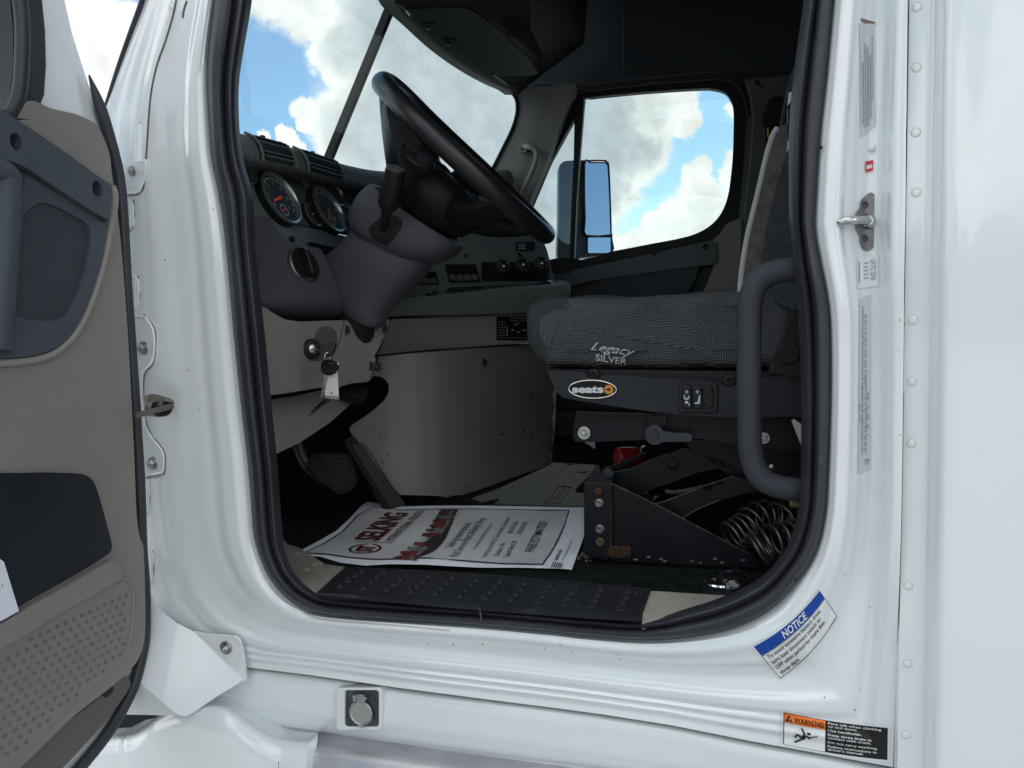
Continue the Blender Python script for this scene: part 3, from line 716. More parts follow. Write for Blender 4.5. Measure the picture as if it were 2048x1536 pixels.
def smalll(b, g1, g2):
    rect_in(b, g1, .08, .14, .13, .82, 1, 1, 6)
    for i in range(5):
        for x in (.32, .44): rect_in(b, g1, x, .20+i*.12, x+.09, .24+i*.12, 1, 1, 1)
    R = random.Random(3)
    for i in range(20):
        for j in range(3):
            if R.random() < .7: rect_in(b, g1, .62+j*.1, .14+i*.033, .62+j*.1+R.uniform(.05, .1), .158+i*.033, 1, 1, 1)
sticker('build_label', ((1715,515),(1756,509),(1757,571),(1714,578)), smalll, [STICKER, FADED], 'square pale label with fine print under the striker')
sticker('long_build_label', ((1719,598),(1742,590),(1742,940),(1716,948)), vmarks([(.25,.05,.55,.12,.022),(.25,.50,.9,.14,.02),(.48,.10,.5,.14,.03),(.52,.42,.90,.14,.03),(.74,.55,.8,.08,.06),(.1,.6,.72,.05,.05),(.55,.93,.96,.3,.02)], None), [CLEARST, FADED], 'long curling label below the square one', na=4, nb=24)
p = on(.0)(1744, 296); lathe(p, (0, -1, 0), [(.0065, 0), (.006, .003), (.0035, .0055), (.0012, .006)], b := bmesh.new(), 20, sx=.8); mk('round_plug', b, WHITE, body)
for q, r_ in (([(566,1192),(600,1220),(640,1238),(720,1246),(800,1252),(900,1262)], .0022),):
    drawn(q, r_, mat('tan_grime', (.56, .53, .46), .7), 'dirt_streak', off=-.0015)
# scattered stone chips and scuffs
b = bmesh.new(); R = random.Random(5)
for (px, py) in [(965,1289),(1090,1297),(906,1290),(1146,1305),(1235,1310),(1241,1318),(1280,1322),(856,1288),(1649,1395),(1710,1420),(1722,1380),(1795,700),(1799,640),(1800,870),(398,820),(384,955),(500,1255),(438,400),(330,520),(426,418),(1690,1150),(1740,1215),(1120,1290),(1640,1040),(376,740)]:
    k = R.uniform(.0006, .0014); patch_bm(ell(px, py, R.uniform(.8, 2.0), R.uniform(.8, 1.8), R.uniform(0, 90), 7), on(.0004), 4, thick=(0, .0002, 0), bm=b, dense=False)
mk('paint_chip', b, mat('chip_dark', (.10, .09, .08), .8), body)
# ---- plain body beyond the part with the door, so that the truck is whole
b = bmesh.new()
# ================================================================== the open door, standing out towards the camera
DX = -1.03
door_x = onX(DX)
def dpatch(name, pts, dx, m_, th=.012, n=4, holes=(), bevel=.003, parent=None, step=12, label=None):
    o = s2(pts, n) if n else pts
    return patch(name, o, onX(DX+dx), m_, parent, thick=(-th, 0, 0), step=step, holes=holes, bevel=bevel, label=label)
edge = [(110,-160),(132,0),(147,68),(178,164),(205,232),(232,308),(246,376),(255,513),(258,568),(270,739),(279,876),(284,978),(289,1096),(295,1181),(295,1267),(288,1318),(274,1373),(247,1428),(216,1476),(175,1527),(120,1590),(20,1700),(-500,2000),(-500,-160)]
win = [(-420,-140),(60,-140),(72,-40),(78,0),(82,60),(82,130),(76,180),(62,215),(40,240),(0,235),(-60,220),(-420,150)]
# the shell: white skin with the window opening
b = patch_bm([(p[0]-3, p[1]) for p in edge], onX(DX-.035), 22, holes=[win], thick=(-.05, 0, 0))
cab_door = mk('cab_door', b, WHITE, truck, 50, .006, label='open white driver door with taupe and blue-grey inner trim')
# black edge seal
def hw(pts, w, x, name, m_, parent, r=.008, taper=False): return mk(name, tube([at(p.x, p.y, X=x) for p in spl([(a, b) for a, b in pts], 6)], r if not taper else [r*min(1, .15+i/8) for i in range(6*(len(pts)-1)+1)], n=12), m_, parent)
sealp = [(178,150),(198,208),(224,296),(240,376),(249,513),(252,568),(264,739),(273,876),(279,978),(283,1096),(289,1181),(289,1267),(281,1318),(266,1373),(239,1428),(208,1476),(167,1527),(112,1590),(12,1700)]
hw(sealp, 0, DX-.022, 'edge_seal', RUBBER, cab_door, .0105, True)
# white door skin toward the window top, slightly bulged
# window gasket and glass
gk = patch_bm([(-430,-160),(66,-160),(78,-40),(84,0),(90,60),(92,130),(88,190),(74,225),(50,250),(10,268),(-60,262),(-430,190)], onX(DX-.022), 16, holes=[[(-420,-150),(10,-150),(20,0),(26,60),(26,130),(20,190),(8,228),(-8,240),(-60,225),(-420,160)]], thick=(-.03, 0, 0))
mk('window_gasket', gk, mat('gasket_grey', (.040, .046, .056), .5, bump=(500, .3)), cab_door, 50, .006)
hw([(18,-150),(40,0),(45,60),(44,130),(38,190),(22,226),(-6,240)], 0, DX-.012, 'gasket_lip', RUBBER, cab_door, .011)
mk('window_glass', patch_bm([(-420,-150),(14,-150),(26,0),(30,130),(18,215),(-20,235),(-420,165)], onX(DX-.045), 40, thick=(-.004, 0, 0)), SIDEGL, cab_door)
# taupe trim
dpatch('inner_trim', [(-500,240),(30,240),(36,236),(48,214),(55,203),(72,203),(103,217),(147,227),(175,238),(193,250),(207,275),(219,308),(224,350),(232,400),(238,450),(243,500),(254,640),(262,780),(268,900),(273,1025),(280,1075),(287,1096),(290,1181),(290,1267),(280,1312),(255,1345),(215,1380),(150,1430),(100,1478),(30,1545),(-60,1620),(-500,1900)], 0, TAUPE, .02, n=3, parent=cab_door, step=18, bevel=.005)
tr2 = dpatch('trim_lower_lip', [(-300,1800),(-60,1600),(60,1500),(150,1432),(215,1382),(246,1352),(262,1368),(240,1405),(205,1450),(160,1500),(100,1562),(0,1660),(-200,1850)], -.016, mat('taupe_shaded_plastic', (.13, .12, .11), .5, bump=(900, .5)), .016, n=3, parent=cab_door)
# handle band
band = dpatch('handle_band', [(-400,60),(-30,205),(0,221),(20,230),(110,290),(205,358),(219,366),(224,376),(222,400),(218,428),(212,437),(150,400),(90,360),(50,334),(10,318),(-20,308),(-400,160)], .020, DOORPL, .02, n=3, parent=cab_door, bevel=.006, holes=[ell(32,283,12,18,-15,20), ell(195,378,10,17,-15,20)])
for (px, py, rx) in ((32,283,14), (195,378,11)):
    mk('screw_recess', patch_bm(ell(px, py, rx, 19, -15, 20), onX(DX+.004), 8, thick=(-.002, 0, 0)), mat('recess_dark', (.03, .035, .045), .6), cab_door)
    mk('screw_head', lathe((0, 0, 0), (1, 0, 0), [(.006, 0), (.006, .003), (.003, .004)], n=12), mat('recess_screw', (.12, .10, .10), .5, metal=.5), cab_door, loc=at(px+3, py+9, X=DX+.006))
# speaker panel
spg = s2([(72,408),(85,405),(110,412),(145,430),(172,446),(180,462),(180,490),(172,535),(158,580),(138,620),(122,637),(100,641),(60,640),(38,634),(24,618),(20,590),(26,530),(38,460),(52,425)], 5)
dpatch('speaker_panel', [(-400,180),(-20,312),(10,322),(50,340),(110,378),(170,415),(208,438),(215,446),(213,470),(204,520),(188,575),(168,625),(142,668),(110,696),(70,710),(20,716),(-60,718),(-400,720)], .008, DOORPL, .02, n=3, parent=cab_door, bevel=.006, holes=[spg])
mk('speaker_grille', patch_bm(spg, onX(DX+.003), 14, thick=(-.006, 0, 0)), GRILLE, cab_door)
hw([(48,338),(44,400),(36,480),(26,560),(12,640),(-4,712)], 0, DX+.0075, 'panel_crease', mat('crease_dark', (.03, .036, .045), .6), cab_door, .0012)
hw([(-60,330),(0,345),(12,380),(8,460),(0,560),(-10,700)], 0, DX+.004, 'armrest_bulge', DOORPL, cab_door, .022)
hw([(224,372),(229,388),(229,410),(224,440),(216,480),(207,524),(191,578),(171,630),(145,674),(112,704),(72,719),(20,725),(-60,727),(-300,728)], 0, DX+.002, 'trim_lip_highlight', mat('taupe_lip_highlight', (.30, .275, .255), .42, bump=(520, .8)), cab_door, .0062)  # lip round the panel; its paler taupe paints in the rim highlight
# shadow gap under the band
hw([(-30,306),(10,320),(50,338),(110,374),(170,410),(211,440)], 0, DX+.012, 'band_gap', mat('crease_dark', (.03, .036, .045), .6), cab_door, .0045)
# lower map pocket
dpatch('pocket_panel', [(-400,940),(0,946),(80,945),(150,947),(172,951),(186,962),(196,985),(210,1035),(223,1085),(223,1098),(214,1110),(150,1150),(60,1200),(0,1236),(-400,1460)], .0045, mat('pocket_vinyl', (.016, .018, .025), .45, bump=(300, .6), var=(6, .2)), .008, n=3, parent=cab_door, bevel=.004)
dpatch('pocket_rim', [(-400,1475),(0,1250),(60,1214),(150,1164),(222,1122),(240,1128),(246,1150),(232,1165),(150,1210),(40,1276),(-100,1360),(-400,1520)], .012, TAUPE, .014, n=3, parent=cab_door, bevel=.006)
# dimpled kick panel
dp = s2([(-300,1560),(-60,1342),(0,1302),(60,1265),(130,1224),(200,1182),(240,1162),(254,1165),(262,1180),(263,1215),(258,1270),(248,1312),(225,1342),(170,1388),(110,1440),(50,1500),(-60,1600),(-300,1800)], 4)
dpl = mk('kick_panel', patch_bm(dp, onX(DX+.0035), 16, thick=(-.004, 0, 0)), TAUPE, cab_door, 50, .0025)
b = bmesh.new(); o0 = at(245, 1185, X=DX)
for i in range(40):
    for j in range(30):
        q = V((DX+.0035, o0.y+.004-i*.0155-(j % 2)*.0078, o0.z-.006-j*.0135+(i*.0)))
        d = q-EYE; z = d.dot(F_); px, py = 1024+FPX*d.dot(R_)/z, 768-FPX*d.dot(U_)/z
        if inside((px, py), dp) and all(inside((px+a, py+c_), dp) for a, c_ in ((8, 0), (-8, 0), (0, 12), (0, -14))): lathe(q, (1, 0, 0), [(.0034, 0), (.0028, .0018), (.0010, .0026)], b, 8)
mk('dimple_pattern', b, mat('dimple_taupe', (.16, .15, .14), .35), dpl, 30)
hw([(-300,1555),(-60,1338),(0,1298),(60,1261),(130,1220),(200,1178),(238,1159),(256,1162),(265,1180),(266,1215),(261,1270),(250,1314)], 0, DX+.0035, 'kick_panel_edge', TAUPE, cab_door, .0028)
mk('latch_slot', patch_bm([(206,1386),(216,1378),(228,1374),(224,1386),(212,1396)], onX(DX-.013), 6, thick=(-.004, 0, 0)), BLKPL, cab_door)
# bolts of dirt; paper in the pocket : a thing of its own
b = patch_bm([(-80,1040),(-20,1095),(0,1118),(8,1124),(38,1222),(0,1243),(-80,1290)], onX(DX+.010), 20, thick=(-.0012, 0, 0))
g = quadmap((-40,1170),(24,1215),(27,1230),(-40,1190), onX(DX+.0108))
dp_ = mk('pocket_paper', b, PAPER, None)
tagged(dp_, 'white sheet of paper in the dark map pocket of the open door', 'paper')
b = bmesh.new()
for i in range(7): rect_in(b, onX(DX+.0106), 4-i*6, 1168+i*6, 6-i*6, 1176+i*5, 0, 1, 1)
mk('small_print', b, FADED, dp_)
# ================================================================== inside the cab
ZF = 1.20
b = box((.10, 1.03, ZF-.03), 2.9, 1.98, .06)
floor = mk('cab_floor', b, FLOORM, truck, bevel=0)
mk('firewall', box((-1.33, 1.03, 1.40), .04, 1.96, .9), BLKSOFT, truck)
mk('rear_wall', box((1.58, 1.03, 2.1), .04, 2.1, 1.9), HEADL, truck)
mk('roof_panel', box((.25, 1.03, 3.03), 2.7, 2.12, .05), HEADL, truck)
# walls on the near side behind the white pressing
lin_o = [(lambda e: e+V(((e.x+.4)*.06, .028, (e.z-1.75)*.045)))(at(s[2][0], s[2][1], Y=.02)) for s in ST]
b = bmesh.new()
c0 = sum(lin_o, V())/len(lin_o)
S3 = spl(lin_o, 4, True)
rows = [[p for p in S3], [p+V(((p.x+.4)*.08, .03, (p.z-c0.z)*.06)) for p in S3], [V((c0.x+(p.x-c0.x)*1.5, p.y+.04, c0.z+(p.z-c0.z)*1.5)) for p in S3]]
for r in rows[1:]:
    for p in r: p.z = max(p.z, ZF-.01); p.x = max(p.x, -1.06)
loft(list(map(list, zip(*rows))), b, cu=True)
mk('side_liner', b, BLKSOFT, truck)
b = box((.85, .075, 2.1), 1.45, .02, 1.9); box((.9, -.015, .8), 1.9, .05, .3, b)
mk('sleeper_side_lining', b, HEADL, truck)
# cowl and front of the cab under the glass, hidden behind the dash
mk('cowl', box((-1.50, 1.03, 1.25), .25, 1.9, 1.0), WHITE, truck, bevel=.03)
# engine hood outside, ahead of the glass
b = bmesh.new(); rows = []
for i in range(13):
    y = .25+1.56*i/12; q = abs(i-6)/6
    rows.append([V((-1.45, y, 1.75-.25*q**2)), V((-1.9, y, 1.70-.28*q**2)), V((-2.6, y, 1.58-.3*q**2)), V((-3.0, y, 1.40-.35*q**2)), V((-3.1, y, .7))])
mk('engine_hood', loft(rows), WHITE, truck)
# ---------------------------------------------------------------- dashboard
crest = [(440,256,.12),(484,268,.24),(560,289,.42),(640,315,.60),(700,332,.76),(760,342,.93),(850,345,1.20),(935,347,1.50),(990,340,1.78),(1010,338,1.90)]
cp = spl([at(x, y, Y=Y) for x, y, Y in crest], 8)
rows = []
for p in cp:
    q = p
    rows.append([q+V((-.42, 0, -.09)), q+V((-.16, 0, -.012)), q+V((-.05, 0, .001)), q, q+V((.018, 0, -.006)), q+V((.030, 0, -.022)), q+V((.036, 0, -.043)), q+V((.034, 0, -.056)), q+V((.024, 0, -.062)), q+V((-.03, 0, -.058)), q+V((-.05, 0, -.07))])
dash = mk('dashboard', loft([list(r) for r in rows]), mat('dash_top_pad', (.14, .15, .15), .55, bump=(420, 1.0), var=(30, .25)), truck, 60, label='dark textured dashboard with round gauges and a centre stack')
def crest_at(Y):
    for i in range(len(cp)-1):
        if cp[i].y <= Y <= cp[i+1].y: return cp[i].lerp(cp[i+1], (Y-cp[i].y)/(cp[i+1].y-cp[i].y))
    return cp[-1]
# air vents in the pad
def vent(Y0, Y1):
    b = bmesh.new()
    for k in range(5):
        r = [crest_at(Y0+(Y1-Y0)*i/8)+V((.012+.006*k, 0, -.004-.0105*k)) for i in range(9)]
        loft([[p+V((.012, 0, .0015)) for p in r], [p+V((.014, 0, -.001)) for p in r], [p+V((-.004, 0, -.003)) for p in r]], b)
    o = []
    for Y in (Y0-.004, Y1+.004):
        c = crest_at(Y); o.append(tube([c+V((.004, 0, .003)), c+V((.026, 0, -.008)), c+V((.038, 0, -.024)), c+V((.044, 0, -.044)), c+V((.043, 0, -.058))], .0032, None, 8))
    dk = bmesh.new(); loft([[crest_at(Y0+(Y1-Y0)*i/8)+V((.0015, 0, .0008)) for i in range(9)], [crest_at(Y0+(Y1-Y0)*i/8)+V((.024, 0, -.006)) for i in range(9)], [crest_at(Y0+(Y1-Y0)*i/8)+V((.0385, 0, -.025)) for i in range(9)], [crest_at(Y0+(Y1-Y0)*i/8)+V((.0385, 0, -.052)) for i in range(9)]], dk)
    v = mk('air_vent', dk, mat('vent_dark', (.006, .007, .008), .6), dash); mk('slat', b, DASH, v); [mk('vent_frame', f, DASH, v) for f in o]
    c = crest_at((Y0+Y1)/2); mk('vent_knob', box(c+V((.006, 0, .004)), .008, .012, .006), BLKPL, v, bevel=.002)
vent(.25, .405); vent(.475, .635)
# gauge cluster: a leaning plane that runs across the cab
CLn = V((math.cos(math.radians(22)), 0, math.sin(math.radians(22)))); CL0 = crest_at(.5)+V((-.02, 0, -.09)); CLu = V((-math.sin(math.radians(22)), 0, math.cos(math.radians(22))))
onC = lambda o: onP(CL0+CLn*o, CLn)
mk('cluster_face', patch_bm([(440,290),(500,312),(560,330),(650,360),(740,385),(800,400),(800,520),(700,470),(640,458),(585,445),(560,425),(540,400),(510,345),(440,320)], onC(0), 20, thick=tuple(CLn*-.006)), mat('cluster_plastic', (.115, .125, .125), .5, bump=(900, .5), var=(20, .15)), dash)
mk('cluster_edge', tube([onC(.002)(p.x, p.y) for p in spl([(504,335),(522,372),(540,402),(560,427),(586,446),(640,458),(704,471),(760,480)], 5)], .0028, n=8), BLKPL, dash)
for pts in ([(504,318),(548,330),(563,352),(520,342)], [(607,352),(650,364),(668,385),(650,374),(618,374)]):
    mk('shade_panel', patch_bm(pts, onC(.012), 12, thick=tuple(CLn*-.012)), mat('cluster_light', (.11, .115, .112), .5, bump=(900, .5)), dash, bevel=.0015)
mk('display_window', patch_bm([(556,338),(606,352),(622,378),(574,363)], onC(.001), 12, thick=tuple(CLn*-.001)), mat('lcd_grey', (.055, .065, .068), .3), dash)
def gauge(px, py, r, depth, needles, ticks=12, sub=True):
    c = onC(depth)(px, py); ax = CLn; up = CLu; side = V((0, 1, 0))
    b = lathe(c, ax, [(r*1.10, -depth-.002), (r*1.09, -.004)], n=40, cap=False)
    g = mk('gauge', b, BLKPL, dash, 50)
    mk('gauge_rim', lathe(c, ax, [(r*1.09, -.006), (r*1.08, .0), (r*1.0, .001), (r*.95, -.003), (r*.93, -.010)], n=48, cap=False), BEZEL, g)
    mk('dial', lathe(c+ax*-.009, ax, [(r*.94, 0), (r*.02, .0001)], n=40), DIAL, g)
    b = bmesh.new(); o = c+ax*-.0082
    P = lambda a, q: o+side*(math.sin(a)*q)+up*(math.cos(a)*q)
    n = 28; A0, A1 = math.radians(-125), math.radians(125)
    for i in range(n):
        a0 = A0+(A1-A0)*i/n; a1 = A0+(A1-A0)*(i+1)/n; b.faces.new([b.verts.new(x) for x in (P(a0, r*.84), P(a1, r*.84), P(a1, r*.815), P(a0, r*.815))])
    for i in range(ticks+1):
        a = A0+(A1-A0)*i/ticks; w = .022; b.faces.new([b.verts.new(x) for x in (P(a-w, r*.82), P(a+w, r*.82), P(a+w*1.2, r*.72), P(a-w*1.2, r*.72))])
    if r > .05:
        k = 0
        for i in range(0, ticks+1, 2):
            a = A0+(A1-A0)*i/ticks; q = P(a, r*.58); text(b, str(k), lambda x, y, q=q: q+side*x-up*y, -.006, .004, .009); k += 1
        for i in range(20):
            a0 = 2*PI*i/20; a1 = 2*PI*(i+1)/20; q = o-up*r*.48
            b.faces.new([b.verts.new(x) for x in (q+side*math.sin(a0)*r*.24+up*math.cos(a0)*r*.24, q+side*math.sin(a1)*r*.24+up*math.cos(a1)*r*.24, q+side*math.sin(a1)*r*.21+up*math.cos(a1)*r*.21, q+side*math.sin(a0)*r*.21+up*math.cos(a0)*r*.21)])
    mk('dial_marks', b, DIALINK, g, recalc=False)
    b = bmesh.new()
    for (cy, a, L, w) in needles:
        q = o+ax*.003-up*r*cy; d = side*math.sin(a)+up*math.cos(a); s = d.cross(ax)
        b.faces.new([b.verts.new(x) for x in (q-d*L*.15*r+s*w*r, q+d*L*r+s*w*.5*r, q+d*L*r-s*w*.5*r, q-d*L*.15*r-s*w*r)])
    if needles: mk('needle', b, NEEDLE if r > .05 else DIALINK, g, recalc=False)
    return g
gauge(565, 393, .060, .026, [(0, math.radians(-110), .62, .07), (.48, math.radians(-110), .26, .04)])
gauge(661, 417, .058, .026, [(0, math.radians(-150), .6, .06), (.48, math.radians(60), .24, .04)])
gauge(629, 427, .030, .014, [(0, math.radians(60), .5, .05)], 6)
gauge(675, 388, .031, .014, [(0, math.radians(-30), .5, .05)], 6); gauge(700, 428, .030, .014, [(0, math.radians(40), .5, .05)], 6); gauge(491, 337, .034, .014, [], 6)
# lower fascia left of the column, the dark slot and the outboard end pod
fasc = ribbon([(-1.02,.0),(-1.02,.40),(-1.0,.62),(-.93,.80),(-.86,.95)], (-.35,0,1), 1.90)
patch('lower_fascia', [(440,330),(506,345),(520,380),(540,408),(562,432),(590,449),(700,474),(760,486),(800,560),(740,600),(640,600),(520,560),(440,500)], lambda x, y: onP(CL0+CLn*.004, CLn)(x, y), DASH, dash, thick=(-.02, 0, 0), step=18)
mk('open_slot', patch_bm([(612,486),(622,484),(700,502),(660,540),(655,522)], onC(.006), 10, thick=tuple(CLn*-.001)), mat('slot_void', (.003, .003, .004), .8), dash)
cpx = onC(.006)(582, 479); mk('light_sensor', lathe(cpx, CLn, [(.007, 0), (.007, .006), (.004, .009)], n=12), BLKPL, dash)
# end pod: rounded block toward the driver
podx = lambda x, y: None
def podf(x, y):
    Xv = -.955+.055*max(0, min(1, (y-430)/150))+.05*max(0, min(1, (x-515)/170))
    k = max(0, (y-600)/40); Xv -= .05*min(1, k)**2
    return at(x, y, X=Xv)
podo = [(470,425),(512,432),(543,434),(556,462),(575,482),(606,491),(640,496),(650,510),(664,545),(680,582),(686,600),(685,622),(684,637),(660,640),(600,641),(570,636),(545,622),(525,606),(500,590),(470,560)]
pod = mk('end_pod', patch_bm(podo, podf, 12, thick=(-.07, 0, 0)), PURP, dash, 50, .006)
c = podf(606, 531)+V((.002, 0, 0)); axp = V((.93, -.2, .30)).normalized()
b = lathe(c, axp, [(.040, -.006), (.040, .002), (.036, .006), (.034, .002), (.002, .001)], n=36)
kn = mk('light_knob', b, BLKPL, pod, 40)
rot = axp.to_track_quat('X', 'Z').to_matrix(); box(c+axp*.012, .024, .014, .056, b := bmesh.new(), rot); mk('knob_grip', b, BLKPL, kn, bevel=.005)
mk('knob_ring', lathe(c, axp, [(.042, 0), (.0415, .004), (.038, .006)], n=36, cap=False), mat('satin_dark', (.14, .15, .16), .3, metal=.6), kn)
# ---------------------------------------------------------------- centre stack: wraps round towards the driver
stk = [(-1.05,.55),(-.98,.66),(-.90,.76),(-.80,.88),(-.70,1.00),(-.61,1.12),(-.55,1.22),(-.53,1.30),(-.56,1.40)]
fs = ribbon(stk, (-.30,.30,1), 1.72)
mk('footwell_dark_panel', box((-1.09, .72, 1.385), .52, .04, .39), mat('footwell_black', (.006, .006, .007), .95), truck); fv = ribbon(stk, (-.02,.02,1), 1.68)  # near-black panel added to keep the footwell opening dark
pan = [(700,440),(760,385),(860,375),(1000,400),(1060,430),(1080,470),(1094,500),(1104,540),(1112,566),(1100,574),(1000,578),(900,590),(800,600),(760,604),(700,600)]
stack = mk('centre_stack', patch_bm(s2(pan, 2), fs, 14, thick=(-.02, .03, -.01)), DASH, dash, 50, .004)
# lower lip of the stack, curving down to the taupe panels
rows = []
for p in spl([(690,602,638),(760,604,636),(800,600,634),(900,590,633),(1000,578,630),(1060,574,627),(1100,570,618),(1122,566,600)], 6):
    x, y0, y1 = p; top_ = fs(min(x, 1112), y0-2); bot = fv(min(x, 1110), y1)
    o = V((.050, -.042, 0)); rows.append([top_, top_+o*.75+V((0, 0, .001)), top_+o*1.15+V((0, 0, -.008)), bot.lerp(top_, .5)+o*1.2, bot+o*1.05+V((0, 0, .004)), bot+o*.6, bot-o])
e = rows[-1]; rows.append([q+V((-.06, .08, 0)) for q in e])
mk('stack_lip', loft(rows), DASH, stack, 60)
mk('stack_side', loft([[p for p in rows[-2]], [p+V((-.35, .12, .05)) for p in rows[-2]]]), DASH, stack, 60)
def onfs(off): 
    def fn(x, y):
        p = fs(x, y); return p+(EYE-p).normalized()*off
    return fn
mk('dash_core', box((-1.16, 1.0, 1.70), .26, 1.72, .40), BLKSOFT, dash); mk('dash_core', box((-1.08, 1.5, 1.55), .46, .86, .68), BLKSOFT, dash)
# side return of the stack up to the pad
e0 = [fs(1060, 430), fs(1080, 470), fs(1094, 500), fs(1104, 540), fs(1112, 566)]
mk('stack_return', loft([e0, [p+V((-.20, .16, .01)) for p in e0], [p+V((-.45, .25, .0)) for p in e0]]), DASH, stack)
def switches(x0, y0, x1, y1, sk, n, upper=True):
    P = lambda a, b_, o=.004: onfs(o)(x0+(x1-x0)*a+sk*b_, y0+(y1-y0)*b_)
    b = bmesh.new(); rect_in(b, lambda a, c: P(a, c, .0025), -.04, -.08, 1.04, 1.08, 0, 6, 4)
    s = mk('switch_bank', b, BLKPL, stack)
    b = bmesh.new()
    for i in range(n):
        a0 = i/n+.012; a1 = (i+1)/n-.012
        for (c0, c1) in (((.50, .96),) if not upper else ((.08, .46), (.56, .97))):
            if c0 < .3 and i != 0: continue
            a1_ = 1-.012 if c0 < .3 else a1
            q = [P(a0, c0, .009), P(a1_, c0, .009), P(a1_, c1, .006), P(a0, c1, .006)]; r = [P(a0, c0, 0), P(a1_, c0, 0), P(a1_, c1, 0), P(a0, c1, 0)]
            loft([r, q], b, cv=True, mi=(0 if c0 < .3 else 1)); f = b.faces.new([b.verts.new(x) for x in q]); f.material_index = 0 if c0 < .3 else 1
            if c0 > .3: rect_in(b, lambda a, c: P(a, c, .0095-.003*(c-c0)/(c1-c0)), a0+.3/n, c0+.15, a1-.3/n, c0+.19, 2, 1, 1)
    mk('rocker_switch', b, [BLKPL, mat('switch_grey', (.10, .11, .12), .45), FADED], s)
    return s
switches(892, 531, 950, 562, 8, 4); switches(812, 545, 870, 567, 6, 4, False)
hv = mk('climate_panel', patch_bm(rrect(963, 524, 1098, 562, 5), onfs(.003), 14, thick=(-.003, .003, 0)), mat('panel_black', (.014, .016, .018), .35, bump=(900, .3)), stack, bevel=.001)
ax = (EYE-fs(1040, 545)).normalized(); ax = V((.62, -.70, .32)).normalized()
kb = None
for (px, py) in ((1003, 538), (1042, 535), (1079, 532)):
    c = onfs(.004)(px, py); b = lathe((0, 0, 0), ax, [(.0255, 0), (.0250, .014), (.0225, .020), (.020, .022), (.002, .022)], n=32)
    k = mk('climate_knob', b, BLKPL, hv, 40, loc=c)
    u, v = frame_of(ax); b = bmesh.new(); o = ax*.0226
    for i in range(26):
        a0 = math.radians(-130+260*i/26+90); a1 = math.radians(-130+260*(i+1)/26+90)
        if px == 1042 or i % 4 == 0:
            f = b.faces.new([b.verts.new(o+u*math.cos(a)*q+v*math.sin(a)*q) for a, q in ((a0, .0165), (a1, .0165), (a1, .0148), (a0, .0148))])
            f.material_index = 1 if (px == 1042 and i < 13) else (2 if px == 1042 else 0)
    lathe(o+u*-.012+v*-.010, ax, [(.0016, 0), (.0002, .0006)], b, 8)
    lathe(o+u*.002, ax, [(.0050, 0), (.0042, .0003)], b, 6)
    mk('knob_marks', b, [WHITEINK, mat('cold_blue', (.03, .12, .35), .4), mat('hot_red', (.25, .05, .04), .4)], k, loc=c, recalc=False)
mk('power_socket', patch_bm(rrect(1032, 484, 1070, 502, 3), onfs(.003), 8, thick=(-.004, .004, 0)), BLKPL, stack, bevel=.001)
b = bmesh.new()
for i in range(3): rect_in(b, onfs(.0042), 1036, 488+i*4, 1052, 490+i*4, 0, 1, 1)
mk('socket_print', b, FADED, stack)
for (px, py) in ((931, 512), (1038, 509), (1100-60, 511)):
    mk('blank_screw', lathe((0, 0, 0), ax, [(.0055, 0), (.005, .003), (.002, .004)], n=12), BLKPL, stack, loc=onfs(.001)(px, py))
# oval tray, ash lid and small round blank on the sloping shelf
tr = s2([(890,582),(900,575),(940,572),(1000,570),(1060,568),(1100,562),(1110,566),(1104,573),(1060,582),(1000,588),(950,592),(910,591),(895,588)], 4)
mk('tray_rim', tube([onfs(.003)(x, y) for x, y in tr], .0026, n=8, closed=True), DASH, stack)
mk('tray_well', patch_bm(tr, onfs(.0008), 10, thick=(-.001, .001, 0)), mat('tray_dark', (.045, .056, .060), .5, bump=(500, .3)), stack)
mk('tray_divider', patch_bm([(968,572),(1062,569),(1062,581),(968,585)], onfs(.0022), 10, thick=(-.001, .001, 0)), mat('tray_mat', (.065, .078, .082), .6), stack)
mk('chrome_lid', lathe(onfs(.004)(1092, 569), (.35, -.45, .8), [(.024, 0), (.023, .006), (.015, .010), (.002, .011)], n=28), mat('gloss_dark', (.03, .032, .035), .12, coat=.5), stack)
mk('round_blank', lathe(onfs(.001)(862, 588), (.35, -.45, .8), [(.017, 0), (.0165, .003), (.012, .0035), (.011, .001), (.001, .001)], n=28), BLKPL, stack)
# dark hump over the dash beyond the wheel
c = at(1036, 400, Y=1.75); rows = []
mk('dash_hump', lathe(c+V((-.12, 0, -.02)), (1, 0, .12), [(.10, 0), (.10, .06), (.085, .10), (.05, .12), (.01, .125)], n=28), BLKPL, dash, 60)
# upper blank of the stack next to the column, with a small lit-up panel
mk('side_screen', patch_bm([(709,380),(735,388),(748,395),(760,420),(730,412)], onC(.010), 8, thick=tuple(CLn*-.004)), BLKPL, dash, bevel=.001)
mk('screw_cover', lathe(onC(.006)(697, 373), CLn, [(.007, 0), (.006, .002)], n=14), BLKPL, dash)
